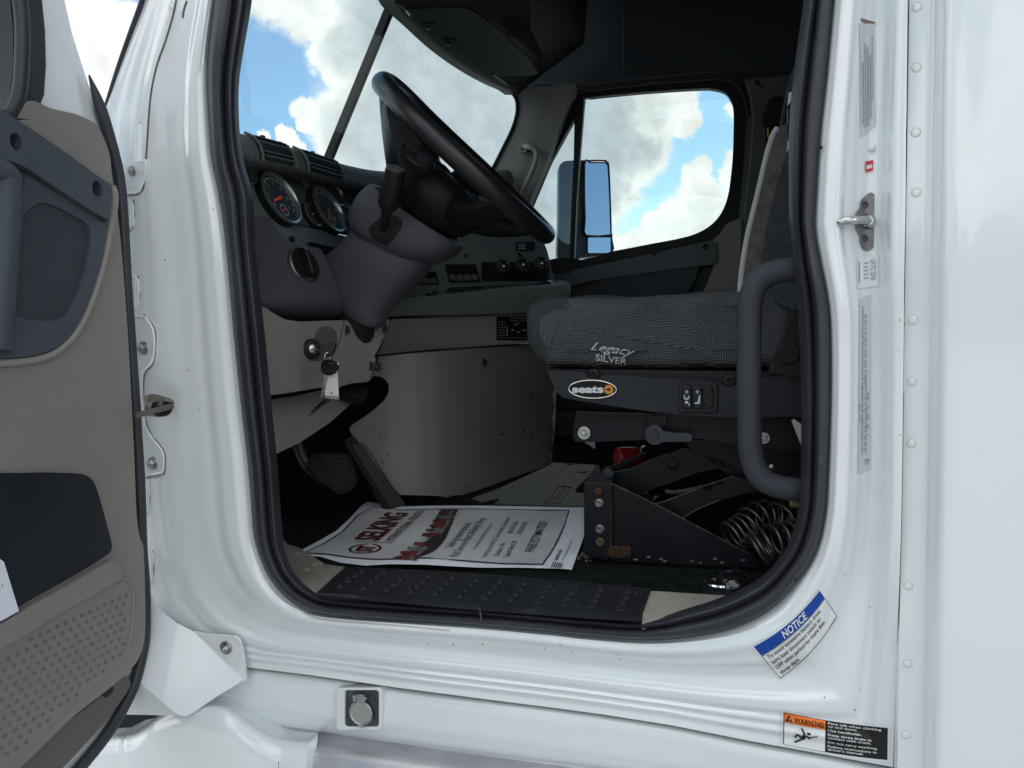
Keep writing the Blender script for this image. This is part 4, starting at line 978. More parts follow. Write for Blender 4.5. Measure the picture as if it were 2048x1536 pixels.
# ---------------------------------------------------------------- taupe panels under the dash
kp = [(-1.0,-.2),(-.925,.10),(-.885,.22),(-.862,.34),(-.84,.46),(-.80,.56),(-.79,.66)]
fk = ribbon(kp, (-.03,0,1), 1.55)
ko = [(470,560),(500,588),(522,606),(545,624),(570,638),(600,643),(686,640),(696,641),(706,652),(720,660),(736,662),(750,658),(763,648),(772,640),(782,638),(775,660),(762,690),(750,712),(752,716),(752,730),(744,752),(738,764),(700,768),(676,776),(640,776),(600,783),(560,789),(540,791),(470,800)]
knee = mk('knee_panel', patch_bm(ko, fk, 12, thick=(-.012, 0, 0)), TAUPE, truck, 50, .003, label='taupe panel with the ignition lock under the dash')
def near(fn, off):
    def g(x, y):
        p = fn(x, y); return p+(EYE-p).normalized()*off
    return g
def seam(pts, fn, r=.0011, par=None, m_=None): return mk('panel_seam', tube([near(fn, .0006)(p.x, p.y) for p in spl([(a, b) for a, b in pts], 5)], r, n=6), m_ or mat('seam_shade', (.06, .053, .048), .7), par)
seam([(688,640),(684,662),(676,690),(668,706),(662,720)], fk, par=knee); seam([(781,640),(777,656),(766,680),(752,708)], fk, par=knee); seam([(752,716),(748,735),(740,756)], fk, par=knee)
def screw_recess(px, py, fn, par, r=.011):
    n_ = V((.75, -.62, .1)).normalized(); c = near(fn, .0012)(px, py)
    mk('recessed_screw', lathe(c, n_, [(r, -.001), (r*.95, .0012), (r*.78, .0006), (r*.6, -.0004), (r*.5, .0006), (r*.1, .001)], n=20), [mat('screw_dark', (.035, .033, .032), .5, metal=.3)], par)
for q in ((692,660),(768,657),(741,732),(756,734)): screw_recess(*q, fk, knee)
# ignition recess, lock
c = near(fk, .001)(632, 680); 
ig = s2([(620,700),(618,715),(622,722),(640,722),(660,716),(672,694),(674,668),(664,656),(648,652),(636,660),(627,678)], 4)
mk('key_recess', patch_bm(ig, near(fk, .0008), 6, thick=(-.001, 0, 0)), mat('taupe_recess', (.105, .095, .088), .55, bump=(900, .5)), knee)
axk = V((.80, -.58, .05)).normalized(); c = near(fk, .004)(622, 698)
b = lathe(c, axk, [(.021, -.004), (.021, .003), (.018, .007), (.010, .008)], n=32); ign = mk('ignition_lock', b, BLKPL, knee, 40)
mk('lock_barrel', lathe(c+axk*.008, axk, [(.0105, 0), (.0105, .006), (.008, .008), (.002, .008)], n=24), mat('brass_steel', (.50, .49, .40), .3, metal=1), ign)
# lower trim leaf with a long slot
lo = [(480,812),(540,800),(600,790),(650,778),(700,770),(725,776),(720,788),(712,798),(660,845),(600,885),(560,904),(552,908),(500,930),(480,930)]
fl = ribbon([(-1.05,-.2),(-.97,.10),(-.93,.30),(-.90,.50),(-.90,.7)], (-.35,0,1), 1.45)
leaf = mk('lower_trim', patch_bm(lo, fl, 12, holes=[s2([(617,832),(628,826),(664,798),(668,792),(660,792),(640,806),(622,824)], 3)], thick=(-.012, 0, 0)), TAUPE, truck, 50, .003)
# ---------------------------------------------------------------- long taupe panel and engine cover
ep = [(-1.4,.60),(-1.0,.615),(-.88,.635),(-.815,.665),(-.775,.715),(-.745,.79),(-.715,.88),(-.68,1.0),(-.645,1.12),(-.615,1.22),(-.61,1.24)]
fe = ribbon(ep, (-.02,.02,1), 1.30)
ep2 = [(p[0]+.026, p[1]-.018) for p in stk]
fu = ribbon(ep2, (0,0,1), 1.6)
mk('long_panel', patch_bm([(772,642),(786,638),(900,634),(1000,631),(1065,628),(1110,622),(1112,640),(1108,684),(1045,686),(960,692),(850,700),(800,705),(755,710),(764,690),(774,665)], fu, 13, thick=(-.012, .012, 0)), TAUPE, truck, 50, .003, label='taupe strip with a warning plate above the engine cover')
eo = [(757,713),(800,708),(900,698),(1000,690),(1070,686),(1112,684),(1113,760),(1110,850),(1103,925),(1070,946),(1030,962),(990,976),(940,989),(880,992),(812,990),(800,990),(785,972),(760,944),(725,897),(702,866),(698,858),(704,850),(730,833),(752,816),(768,802),(777,786),(778,772),(772,760),(760,753),(748,752),(738,763),(742,752),(752,730)]
cover = mk('engine_cover', patch_bm(eo, fe, 13, thick=(-.01, .02, 0)), mat('taupe_cover', (.235, .218, .200), .45, bump=(1100, .6), var=(4, .08), grime=(9, .60, (.075, .068, .06), .55)), truck, 50, .003, label='curved taupe engine cover beside the pedals')
mk('cover_side', loft([[near(fe, -.002)(1113, 684), near(fe, -.002)(1103, 925)], [near(fe, -.002)(1113, 684)+V((-.3, .12, 0)), near(fe, -.002)(1103, 925)+V((-.3, .12, 0))]]), TAUPE, cover)
seam([(752,712),(850,703),(960,695),(1045,689),(1110,685)], fe, .0020, cover, mat('deep_gap', (.012, .011, .01), .8))
screw_recess(967, 725, fe, cover, .012)
for q in ((1003, 869), (1047, 861)): mk('rivet', lathe((0, 0, 0), (.8, -.6, .1), [(.0042, 0), (.004, .0015), (.0015, .0028)], n=14), mat('rivet_dark', (.05, .05, .05), .3, metal=.8), cover, loc=near(fe, .001)(*q))
b = bmesh.new(); R = random.Random(4)
for (x, y, rx, ry, ro) in ((1062,792,5,14,10),(1075,820,4,10,15),(1052,850,9,2,0),(1065,870,3,7,5),(940,972,12,2.5,-8),(925,980,8,2,-5),(765,925,9,5,40),(775,910,5,3,0),(862,960,4,2,0),(905,905,3,2,0),(1046,826,3,5,0),(830,880,5,2,20)):
    patch_bm(ell(x, y, rx*R.uniform(.7, 1), ry*R.uniform(.7, 1), ro, 11), near(fe, .0006), 5, thick=(.0002, -.0002, 0), bm=b, dense=False)
mk('scuff_stain', b, mat('scuff_grey', (.175, .162, .150), .6, var=(60, .25)), cover)
# warning plate with a diagram
def dplate(x0, y0, x1, y1):
    G = lambda o: (lambda a, c: near(fu, .002+o)(x0+(x1-x0)*a, y0+(y1-y0)*c))
    b = bmesh.new(); rect_in(b, G(0), 0, 0, 1, 1, 0, 6, 4); g = G(.0006)
    text(b, 'Shift Pattern', g, .35, .10, .06, w=.4, mi=1); text(b, 'Range Selector', g, .33, .19, .05, w=.5, mi=1)
    for i, s in enumerate(('Engine', 'Brake', 'HI', 'OFF', 'LOW', 'CAB')): text(b, s, g, .05, .25+i*.11, .055, w=.16, mi=1)
    rect_in(b, g, .245, .42, .27, .80, 1, 1, 1); poly_in(b, g, [(.42, .38), (.55, .24), (.57, .26), (.44, .40)], 1)
    for i in range(4): rect_in(b, g, .35+i*.14, .55+(i % 2)*.08, .43+i*.14, .60+(i % 2)*.08, 1, 1, 1)
    rect_in(b, g, .05, .88, .95, .90, 2, 3, 1)
    mk('gear_plate', b, [mat('gloss_black', (.01, .01, .012), .3), FADED, mat('amber_print', (.25, .12, .05), .5)], truck, recalc=False, label='small black plate with a diagram beside the seat')
dplate(993, 633, 1075, 681)
# ---------------------------------------------------------------- pedals
b = patch_bm([(690,880),(702,872),(712,876),(816,1016),(812,1025),(786,1034),(780,1028),(700,905),(690,888)], onP(at(750, 950, Y=.55), V((.82, -.50, .28))), 9, thick=(-.014, .008, -.004))
acc = mk('accelerator_pedal', b, BLKSOFT, truck, 50, .002, label='long ribbed black accelerator pedal')
b = bmesh.new(); fp = near(onP(at(750, 950, Y=.55), V((.82, -.50, .28))), .001)
for i in range(5):
    x0 = 696+i*4.5; tube([fp(x0+12, 892+i*-2), fp(x0+92+i*1.5, 1022-i*1.5)], .0022, b, 6)
mk('pedal_rib', b, mat('rib_worn', (.075, .075, .077), .5), acc)
pf = onP(at(670, 935, Y=.42), V((.62, -.35, .70)))
b = patch_bm(s2([(622,912),(640,906),(662,904),(684,905),(704,918),(713,950),(715,962),(708,970),(690,977),(680,974),(650,950),(634,935)], 3), pf, 8, thick=(-.012, 0, -.015))
brake = mk('brake_pedal', b, BLKSOFT, truck, 50, .002, label='square black brake pedal with a ribbed pad')
b = bmesh.new(); 
for i in range(6):
    for j in range(5):
        g = quadmap((640,908),(688,908),(712,962),(674,968), near(pf, .0012)); rect_in(b, g, .04+j*.2, .05+i*.16, .18+j*.2, .15+i*.16, 0, 1, 1)
mk('pad_rib', b, mat('pad_worn', (.032, .034, .037), .6), brake)
mk('pedal_arm', tube(spl(AT([(585,870),(598,900),(612,930),(640,955)], Y=.42)+[at(665, 968, Y=.43)], 5), .020, n=10, flat=.5), mat('arm_dark', (.03, .034, .038), .5, metal=.3), brake)
mk('pedal_link', tube(spl(AT([(596,880),(606,912),(622,934)], Y=.405), 4), .006, n=8), mat('dull_link', (.14, .15, .16), .4, metal=.7), brake)
b = patch_bm([(682,772),(696,762),(716,766),(734,778),(738,786),(724,794),(716,792),(690,785)], onP(at(710, 778, Y=.47), V((.6, -.4, .7))), 7, thick=(-.02, .01, -.02))
clp = mk('clutch_pedal', b, BLKSOFT, truck, 50, .002)
# ---------------------------------------------------------------- steering column, boot and stalk
CY = .45
def shroud(secs, b):
    rows = []
    for (a_, b_, wy) in secs:
        A, B = at(a_[0], a_[1], Y=CY), at(b_[0], b_[1], Y=CY); c = (A+B)/2; u = (B-A)/2; r = []
        for k in range(40):
            t = 2*PI*k/40; e = .72; x = math.copysign(abs(math.cos(t))**e, math.cos(t)); y = math.copysign(abs(math.sin(t))**e, math.sin(t))
            r.append(c+u*x+V((0, wy*y, 0)))
        rows.append(r)
    rows = [[r[k] for r in rows] for k in range(40)]; rows = [spl(r, 4) for r in rows]; rows = [list(x) for x in zip(*rows)]
    loft(rows, b, cv=True); return rows
b = bmesh.new()
cup = [((747,373),(917,492),.083),((730,392),(912,503),.093),((716,420),(896,515),.095),((712,446),(872,525),.090),((720,466),(846,530),.074)]
rows = shroud(cup, b)
shroud([((722,450),(862,522),.070),((704,474),(842,552),.074),((680,498),(815,578),.072),((656,518),(794,600),.068),((648,548),(772,628),.064),((668,588),(766,646),.056),((690,615),(756,656),.048)], b)
r0 = rows[0]; c = sum(r0, V())/40
nrm = (r0[10]-c).cross(r0[0]-c).normalized()
if nrm.z < 0: nrm = -nrm
loft([r0, [c+(p-c)*.97+nrm*.006 for p in r0], [c+(p-c)*.88+nrm*.006 for p in r0], [c+(p-c)*.80-nrm*.02 for p in r0], [c+(p-c)*.1-nrm*.02 for p in r0]], b, cv=True)
colm = mk('steering_column', b, PURP, truck, 60, label='grey plastic steering column shroud with a gear stalk')
cb = bmesh.new(); cb.from_mesh(colm.data); CB = bvhtree.BVHTree.FromBMesh(cb); cb.free()
def onc(off=0):
    def fn(x, y):
        d = ray(x, y).normalized(); h = CB.ray_cast(EYE, d); p = h[0] if h[0] is not None else at(x, y, Y=CY-.08); return p-d*off
    return fn
mk('stalk_gaiter', patch_bm(s2([(738,458),(745,448),(768,430),(790,430),(803,442),(803,452),(788,478),(772,490),(765,488),(745,476)], 2), onc(.002), 6, thick=(0, .004, 0)), mat('gaiter_black', (.018, .017, .020), .5, bump=(500, .4)), colm, 50, .001)
p0 = onc(.0)(767, 455); p1 = at(772, 432, Y=p0.y-.045); p2 = at(784, 392, Y=p0.y-.060); p3 = at(788, 352, Y=p0.y-.075)
d = (p3-p1).normalized()
b = tube([p0, p1, p1+d*.01], .0095, n=14); stalk = mk('gear_stalk', b, BLKPL, colm, 40)
L = (p3-p1).length+.012
prf = [(.010, .004), (.013, .012), (.0205, .022), (.0225, .03), (.0225, L*.75), (.0200, L*.9), (.0196, L), (.0186, L+.003)]
rows = []
for rr, h in prf:
    u, v = frame_of(d); rows.append([p1+d*h+(u*math.cos(2*PI*k/48)+v*math.sin(2*PI*k/48))*(rr-(.0008 if (k % 4 < 2 and .03 <= h <= L*.76) else 0)) for k in range(48)])
b = loft(rows, cv=True); mk('stalk_grip', b, mat('grip_rubber', (.012, .012, .014), .42), stalk, 30)
mk('stalk_button', lathe(p1+d*(L+.002), d, [(.0186, 0), (.0180, .003), (.013, .0035), (.0125, .0025), (.001, .003)], n=32), mat('button_grey', (.085, .080, .088), .45), stalk)
mk('column_dimple', lathe(onc(.0005)(775, 577), V((.5, -.8, -.2)), [(.006, 0), (.004, .001), (.001, .0002)], n=14), PURP, colm)
mk('column_boot', tube(spl([at(716, 610, Y=CY), at(712, 650, Y=CY+.01), at(705, 700, Y=CY+.06), at(690, 760, Y=CY+.1)], 4), .045, n=16), BLKSOFT, truck)
# ---------------------------------------------------------------- steering wheel
T = at(790, 184, Y=CY); B_ = at(1086, 466, Y=CY); WC = (T+B_)/2; WR = (T-B_).length/2; wa = (T-B_).normalized(); wn = wa.cross(V((0, 1, 0))).normalized()
if wn.z < 0: wn = -wn
wn = (wn+V((0, .062, 0))).normalized(); wy = wn.cross(wa).normalized()
if wy.y < 0: wy = -wy
W = lambda a, r, h: WC+wa*(math.cos(a)*r)+wy*(-math.sin(a)*r)+wn*h       # a = 0 top, +90 deg towards the door
rim = [W(2*PI*k/96, WR, 0) for k in range(96)]
rimr = [.0205+.0075*math.exp(-(min(k, 96-k)*2*PI/96/.55)**2) for k in range(96)]
wheel = mk('steering_wheel', tube(rim, rimr, n=20, closed=True), mat('wheel_leather', (.010, .0105, .013), .34, spec=.5, bump=(500, .3), var=(9, .3)), truck, 60, label='large black steering wheel seen almost edge on')
b = lathe(WC, wn, [(.030, -.175), (.062, -.16), (.098, -.13), (.112, -.10), (.108, -.070), (.088, -.055), (.03, -.048), (.001, -.047)], n=48)
mk('wheel_hub', b, mat('hub_plastic', (.009, .0095, .012), .42, bump=(800, .3)), wheel, 60)
b = bmesh.new()
for adeg, w0, w1 in ((38, .085, .055), (-38, .085, .055), (142, .07, .05), (-142, .07, .05)):
    a = math.radians(adeg); rows = []
    for i in range(13):
        t = i/12; rr = .06+(WR-.064)*t; h = -.085+.08*(t**2.2); w = (w0+(w1-w0)*t)*(1+.5*max(0, t-.75)*4*.4); th = .030*(1-t)+.013; r = []
        for k in range(16):
            q = 2*PI*k/16; e = .8; cx = math.copysign(abs(math.cos(q))**e, math.cos(q)); cz = math.copysign(abs(math.sin(q))**e, math.sin(q))
            da = w*.5*cx; r.append(W(a, rr, h+th*cz)+(-wa*math.sin(a)-wy*math.cos(a))*da)
        rows.append(r)
    loft(rows, b, cv=True, cap=True)
mk('spoke', b, mat('spoke_plastic', (.0065, .007, .009), .42, bump=(800, .3)), wheel, 60)
# flared back of the wheel that runs from the rim top to the hub
b = bmesh.new(); rows = []
for i in range(10):
    t = i/9; hh = -.012-.135*t**.85; rad = WR*(1-t)+.10*t; r = []; A_, B2_ = math.radians(-14-26*t), math.radians(50+42*t)
    for k in range(25): r.append(W(A_+(B2_-A_)*k/24, rad-.004, hh))
    rows.append(r)
loft(rows, b)
rows2 = []
for i in range(8):
    t = i/7; A_, B2_ = math.radians(-14-26*t), math.radians(50+42*t); rows2.append([W(A_+(B2_-A_)*k/24, (WR-.008)*(1-t)+.09*t, .004-.052*t**.7) for k in range(25)])
loft(rows2, b); loft([rows[0], rows2[0]], b)
for k in (0, 24): loft([[r[k] for r in rows], [rows2[min(7, int(i*.8))][k] for i in range(10)]], b)
mk('wheel_back', b, MATS['spoke_plastic'], wheel, 60)
for s in (1, -1):
    a = math.radians(80*s); c = W(a, .152, -.052); d = (wa*math.cos(a)-wy*math.sin(a)); ax2 = (d*.75+wn*.66).normalized()
    pb = lathe(c, ax2, [(.027, -.01), (.027, .004), (.022, .007), (.001, .008)], n=28, u=(-wa*math.sin(a)-wy*math.cos(a)), sx=1.6)
    pd = mk('button_pod', pb, mat('pod_black', (.010, .011, .013), .4), wheel, 50)
    t_ = (-wa*math.sin(a)-wy*math.cos(a))
    for q in (-1, 1): mk('wheel_button', lathe(c+t_*.018*q+ax2*.007, ax2, [(.013, 0), (.012, .003), (.001, .004)], n=20, u=t_, sx=1.25), mat('button_slate', (.028, .031, .036), .4), pd)
# ---------------------------------------------------------------- windscreen, header, visor
gp = [(-1.10,.07),(-1.25,.22),(-1.33,.50),(-1.36,.80),(-1.36,1.03),(-1.35,1.3),(-1.30,1.6),(-1.18,1.84),(-1.02,1.97)]
rows = []
for p in spl([(a, b, 0) for a, b in gp], 5): rows.append([V((p.x+.05-.1*0, p.y, 1.90)), V((p.x+.14, p.y, 2.12)), V((p.x+.28, p.y, 2.42)), V((p.x+.42, p.y, 2.72))])
mk('windscreen', loft(rows), GLASS, truck)
a0, a1 = at(652, 330, Y=1.03), at(786, 2, Y=1.03)
b = bmesh.new(); u = (a1-a0).normalized(); rot = u.to_track_quat('Z', 'Y').to_matrix(); box((a0+a1)/2-u*.0, .018, .030, (a1-a0).length+.16, b, rot)
mk('windscreen_post', b, BLKSOFT, truck, bevel=.005)
# header strip over the glass, running across the cab
hl = [(770,-12,.80),(785,14,.93),(822,48,1.05),(870,93,1.22),(910,124,1.38),(950,150,1.55),(985,169,1.72),(1010,180,1.84),(1024,190,1.93),(1034,215,1.95)]
lo_ = spl([at(x, y, Y=Y) for x, y, Y in [(700,-120,.45)]+hl[:-1]], 5); rows = []
for p in lo_: rows.append([p+V((-.03, 0, .004)), p, p+V((.02, 0, -.002)), p+V((.05, 0, .016)), p+V((.14, 0, .07)), p+V((.30, 0, .16)), p+V((.34, 0, .5))])
header = mk('header_trim', loft(rows), mat('header_plastic', (.034, .040, .047), .6, bump=(600, .4)), truck, 60, label='dark header trim over the windscreen with a sun visor')
# sun visor lying against the header
vis = s2([(812,20),(845,18),(920,16),(945,22),(980,45),(1020,82),(1052,112),(1074,142),(1074,148),(1062,152),(1030,153),(1000,152),(972,151),(940,126),(900,96),(858,63),(820,32)], 3)
vn = V((.62, -.18, -.76)).normalized()
fvz = onP(at(930, 90, Y=1.15), vn)
visor = mk('sun_visor', patch_bm(vis, fvz, 16, thick=tuple(vn*-.02)), mat('visor_vinyl', (.062, .074, .084), .55, bump=(300, .3)), header, 50, .006)
for (x, y) in ((858, 54), (900, 86)):
    mk('visor_clip', tube([near(fvz, .003)(*q) for q in ((x-14, y-6), (x-8, y-9), (x+10, y-8), (x+20, y+1))], .0018, n=6), BLKPL, visor)
    mk('clip_foot', box(near(fvz, .006)(x-2, y+1), .014, .014, .008), BLKPL, visor, bevel=.002)
mk('visor_handle', tube(spl([near(fvz, .006)(*q) for q in ((985, 147), (1000, 158), (1015, 168), (1030, 169), (1045, 163), (1048, 158))], 4), .0028, n=8), mat('handle_glossy', (.03, .032, .036), .2), header)
mk('visor_pivot', lathe(near(fvz, .0)(815, 22), vn, [(.006, 0), (.005, .02)], n=10), mat('dull_pin', (.2, .2, .2), .4, metal=.7), visor)
# overhead console box with a perforated speaker
fo = onP(at(1010, 60, Y=1.15), V((.75, -.60, -.22)))
cons = mk('overhead_console', patch_bm([(760,-250),(790,8),(830,14),(935,12),(990,40),(1040,84),(1080,120),(1085,118),(1060,60),(1062,20),(1050,0),(1060,-250)], fo, 22, thick=(-.01, .03, .03)), HEADL, truck, 50, .004)
b = bmesh.new()
for i in range(6):
    for j in range(9):
        x = 1000+i*9-j*1.2*0+j*2.2; y = 30+j*5+i*1.0
        if x < 1058: lathe(near(fo, .002)(x, y), V((.75, -.60, -.22)), [(.0034, 0), (.0008, .0002)], b, 8)
mk('speaker_perforation_pattern', b, mat('perf_black', (.004, .004, .005), .9), cons)
# ---------------------------------------------------------------- far side: wall, door, window, pillars
def fy(Y): return onY(Y)
wm = s2([(1168,200),(1180,195),(1290,184),(1400,177),(1425,178),(1448,184),(1460,198),(1467,222),(1466,300),(1462,350),(1455,395),(1440,430),(1415,455),(1375,473),(1300,488),(1222,503),(1148,516),(1152,400),(1160,280)], 3)
wv = [(1149,236),(1147,330),(1141,515),(1110,517),(1010,540),(1064,410),(1100,325)]
Fo = s2([(985,560),(1060,402),(1095,320),(1128,240),(1140,205),(1152,186),(1180,178),(1300,166),(1420,156),(1450,158),(1475,168),(1492,192),(1500,235),(1494,330),(1482,436),(1464,452),(1440,470),(1425,482),(1300,508),(1180,530),(1108,548)], 2)
mk('far_wall', patch_bm([(1036,-900),(2600,-1100),(2600,1500),(960,1500),(968,440),(990,345),(1012,300),(1030,258),(1037,225),(1036,190)], fy(2.03), 400, holes=[[(1000,540),(1066,404),(1130,240),(1155,190),(1300,170),(1440,160),(1490,200),(1490,430),(1400,470),(1110,535)]], thick=(0, .03, 0), dense=False), HEADL, truck)
fd = mk('passenger_door', patch_bm([(985,545),(1110,530),(1400,470),(1500,420),(1510,900),(985,900)], fy(2.0), 50, thick=(0, .03, 0)), mat('far_door_plastic', (.050, .060, .068), .5, bump=(800, .4)), truck)
ring = mk('window_surround', patch_bm(Fo, fy(1.985), 14, holes=[wm, wv], thick=(0, .035, 0)), mat('surround_rubber', (.012, .014, .018), .5), fd, 50, .006)
mk('window_glass', patch_bm([(1000,545),(1066,400),(1150,190),(1300,165),(1480,160),(1490,430),(1380,480),(1110,540)], fy(2.012), 60, thick=(0, .004, 0)), SIDEGL, fd)
mk('quarter_window_bar', patch_bm([(1150,225),(1166,192),(1168,205),(1160,300),(1153,400),(1148,520),(1138,522),(1143,400),(1148,300)], fy(1.978), 14, thick=(0, .03, 0)), BLKSOFT, ring, 50, .003)
mk('surround_trim', tube([at(p.x, p.y, Y=1.972) for p in spl([(1112,262),(1132,222),(1144,200),(1158,188),(1180,181),(1300,168),(1420,159),(1450,160),(1472,170),(1488,194),(1495,235),(1490,330),(1480,436)], 5)], .0045, n=8), mat('trim_grey', (.045, .055, .065), .4), ring)
mk('door_edge_strip', patch_bm([(1497,230),(1506,236),(1500,330),(1488,440),(1478,600),(1468,600),(1480,436),(1490,330)], fy(1.965), 12, thick=(0, .02, 0)), mat('strip_grey', (.10, .115, .12), .5), fd)
mk('headliner_seam', tube([at(x, y, Y=2.02) for x, y in ((1246,-40),(1247,60),(1249,155))], .003, n=6), mat('seam_dim', (.07, .085, .10), .7), truck)
mk('headliner_edge', tube([at(p.x, p.y, Y=2.02) for p in spl([(1060,165),(1110,166),(1180,168),(1249,160),(1330,152),(1440,142),(1520,140),(1600,128)], 4)], .004, n=6), MATS['seam_dim'], truck)
# lower inner panel of the far door
band2 = [(1050,566),(1108,549),(1180,532),(1300,508),(1425,480),(1438,470),(1452,450),(1478,438),(1482,440),(1476,560),(1470,700),(1445,700),(1434,560),(1434,500),(1428,492)]
mk('far_trim_taupe', patch_bm([(1425,480),(1440,468),(1452,448),(1480,436),(1484,440),(1478,560),(1470,700),(1380,700),(1400,600),(1425,540),(1432,500)], fy(1.955), 12, thick=(0, .02, 0)), TAUPE, fd, 50, .004)
bd = mk('far_door_band', patch_bm([(1040,568),(1108,549),(1180,532),(1300,508),(1425,480),(1433,486),(1434,520),(1428,528),(1300,545),(1180,562),(1060,592),(1040,600)], fy(1.945), 12, thick=(0, .02, 0)), mat('far_band', (.085, .10, .112), .5, bump=(800, .4)), fd, 50, .004)
for q in ((1137,541),(1309,505),(1411,494)): mk('screw_recess', lathe(at(*q, Y=1.9435), (0, -1, 0), [(.012, 0), (.010, .001), (.004, -.001)], n=16), BLKPL, bd)
mk('far_armrest', patch_bm(s2([(1195,580),(1205,552),(1240,532),(1300,522),(1380,516),(1398,524),(1390,560),(1370,590),(1340,610),(1200,606)], 3), fy(1.952), 12, thick=(0, .01, 0)), mat('armrest_recess', (.034, .042, .050), .5), fd, 50, .004)
mk('far_pillar_trim', patch_bm(s2([(1033,180),(1060,176),(1100,171),(1140,166),(1152,170),(1148,190),(1138,208),(1126,240),(1094,320),(1060,402),(1030,470),(1000,560),(940,560),(955,440),(988,334),(1010,290),(1022,262),(1031,225),(1034,200)], 2), fy(1.93), 14, thick=(0, .05, 0)), mat('pillar_taupe', (.20, .196, .194), .55, bump=(800, .4)), truck, 60, .008, label='grey inner trim of the far windscreen pillar with a grab handle')
mk('glass_edge', tube([at(p.x, p.y, Y=1.925) for p in spl([(1014,181),(1026,188),(1033,202),(1034,222),(1029,245),(1020,268),(1008,292),(996,316),(984,340),(975,362)], 5)], .007, n=8), BLKPL, truck)
# small grab handle on the far pillar
b = tube(spl(AT([(1046,293)], Y=1.92)+AT([(1058,294),(1070,299),(1074,312),(1068,335),(1056,362),(1048,380)], Y=1.88)+AT([(1044,392)], Y=1.92), 5), .0115, n=12)
h = mk('pillar_handle', b, mat('handle_taupe', (.27, .26, .255), .5), truck, 60)
mk('handle_foot', patch_bm(rrect(1038, 286, 1054, 304, 4), fy(1.905), 8, thick=(0, .03, 0)), MATS['handle_taupe'], h, bevel=.004)
mk('handle_screw', lathe(at(1046, 295, Y=1.903), (0, -1, 0), [(.010, 0), (.008, .001), (.003, -.0005)], n=16), BLKPL, h)
mk('far_rear_pillar', patch_bm([(1488,158),(1560,148),(1700,140),(1700,800),(1440,800),(1470,600),(1484,440),(1497,330),(1504,236),(1498,190)], fy(1.96), 40, thick=(0, .04, 0)), mat('rear_pillar_trim', (.12, .12, .125), .6, bump=(800, .4)), truck, 60, .01)
b = bmesh.new(); patch_bm(rrect(1526, 222, 1580, 250, 8), fy(1.90), 10, thick=(0, .06, 0), bm=b); lathe(at(1552, 212, Y=1.93), (0, -1, 0), [(.035, 0), (.03, .02)], b, 20); patch_bm([(1530,245),(1548,245),(1546,300),(1532,300)], fy(1.91), 10, thick=(0, .03, 0), bm=b)
belt = mk('seat_belt_anchor', b, BLKPL, truck, 50, .004)
mk('belt_cord', tube(spl(AT([(1536,256),(1537,270),(1540,285),(1543,300)], Y=1.90), 4), .004, n=6), YELLOWP, belt)
# passenger mirror outside
mo = s2([(1118,345),(1119,332),(1126,324),(1140,321),(1205,319),(1214,322),(1219,332),(1222,400),(1224,470),(1224,506),(1160,516),(1118,530),(1117,440)], 3)
def dirp(x, y, Yb=2.42): return onP(at(1190, 420, Y=Yb), V((.77, -.64, .10)))(x, y)
mir = mk('side_mirror', patch_bm(mo, dirp, 14, thick=(-.03, .09, 0)), mat('mirror_housing', (.03, .035, .045), .45), truck, 50, .02, label='passenger side mirror seen through the far window')
mk('mirror_glass', patch_bm(s2([(1169,328),(1180,325),(1208,325),(1215,329),(1217,340),(1220,400),(1222,466),(1220,470),(1172,471),(1170,440)], 2), near(dirp, .012), 20, thick=(-.002, .004, 0)), MIRROR, mir, 50)
mk('wide_angle_glass', patch_bm(rrect(1176, 475, 1221, 506, 3), near(dirp, .012), 8, thick=(-.002, .004, 0)), MIRROR, mir, 50)
mk('mirror_rim', tube([near(dirp, .012)(x, y) for x, y in s2([(1169,328),(1180,325),(1208,325),(1215,329),(1217,340),(1220,400),(1222,466),(1220,470),(1172,471),(1170,440)], 2)], .004, n=8, closed=True), BLKPL, mir)
mk('mirror_arm', tube([at(1140, 522, Y=2.4), at(1120, 580, Y=2.1), at(1120, 620, Y=2.04)], .02, n=12), BLKPL, mir)
# ---------------------------------------------------------------- sills, sill plate
def onF(o=0): return onZ(ZF+o)
b = patch_bm([(548,1056),(575,1088),(600,1096),(650,1128),(690,1134),(636,1186),(612,1176),(588,1150),(566,1110)], onF(.010), 12, thick=(0, 0, -.012)); crs = mk('front_sill_trim', b, CREAM, truck, 50, .002, label='dirty cream corner of the sill by the paper mat')
for (px, py) in ((595,1107),(628,1128),(612,1139)): mk('tread_nub', lathe((0, 0, 0), (0, 0, 1), [(.0085, 0), (.0075, .003), (.003, .0038)], n=6), CREAM, crs, loc=onF(.010)(px, py))
mk('rear_sill_trim', patch_bm([(1282,1180),(1420,1189),(1520,1194),(1505,1168),(1462,1196),(1400,1216),(1340,1232),(1284,1244)], onF(.012), 16, thick=(0, 0, -.012)), mat('cream_sill_clean', (.36, .335, .29), .55, var=(12, .12), grime=(20, .62, (.12, .11, .09), .5)), truck, 50, .002, label='clean cream strip of sill behind the tread plate')
sp = patch_bm([(632,1186),(690,1134),(740,1135),(900,1143),(1100,1158),(1302,1177),(1284,1226),(1120,1212),(960,1199),(800,1190)], onF(.016), 14, thick=(0, 0, -.014))
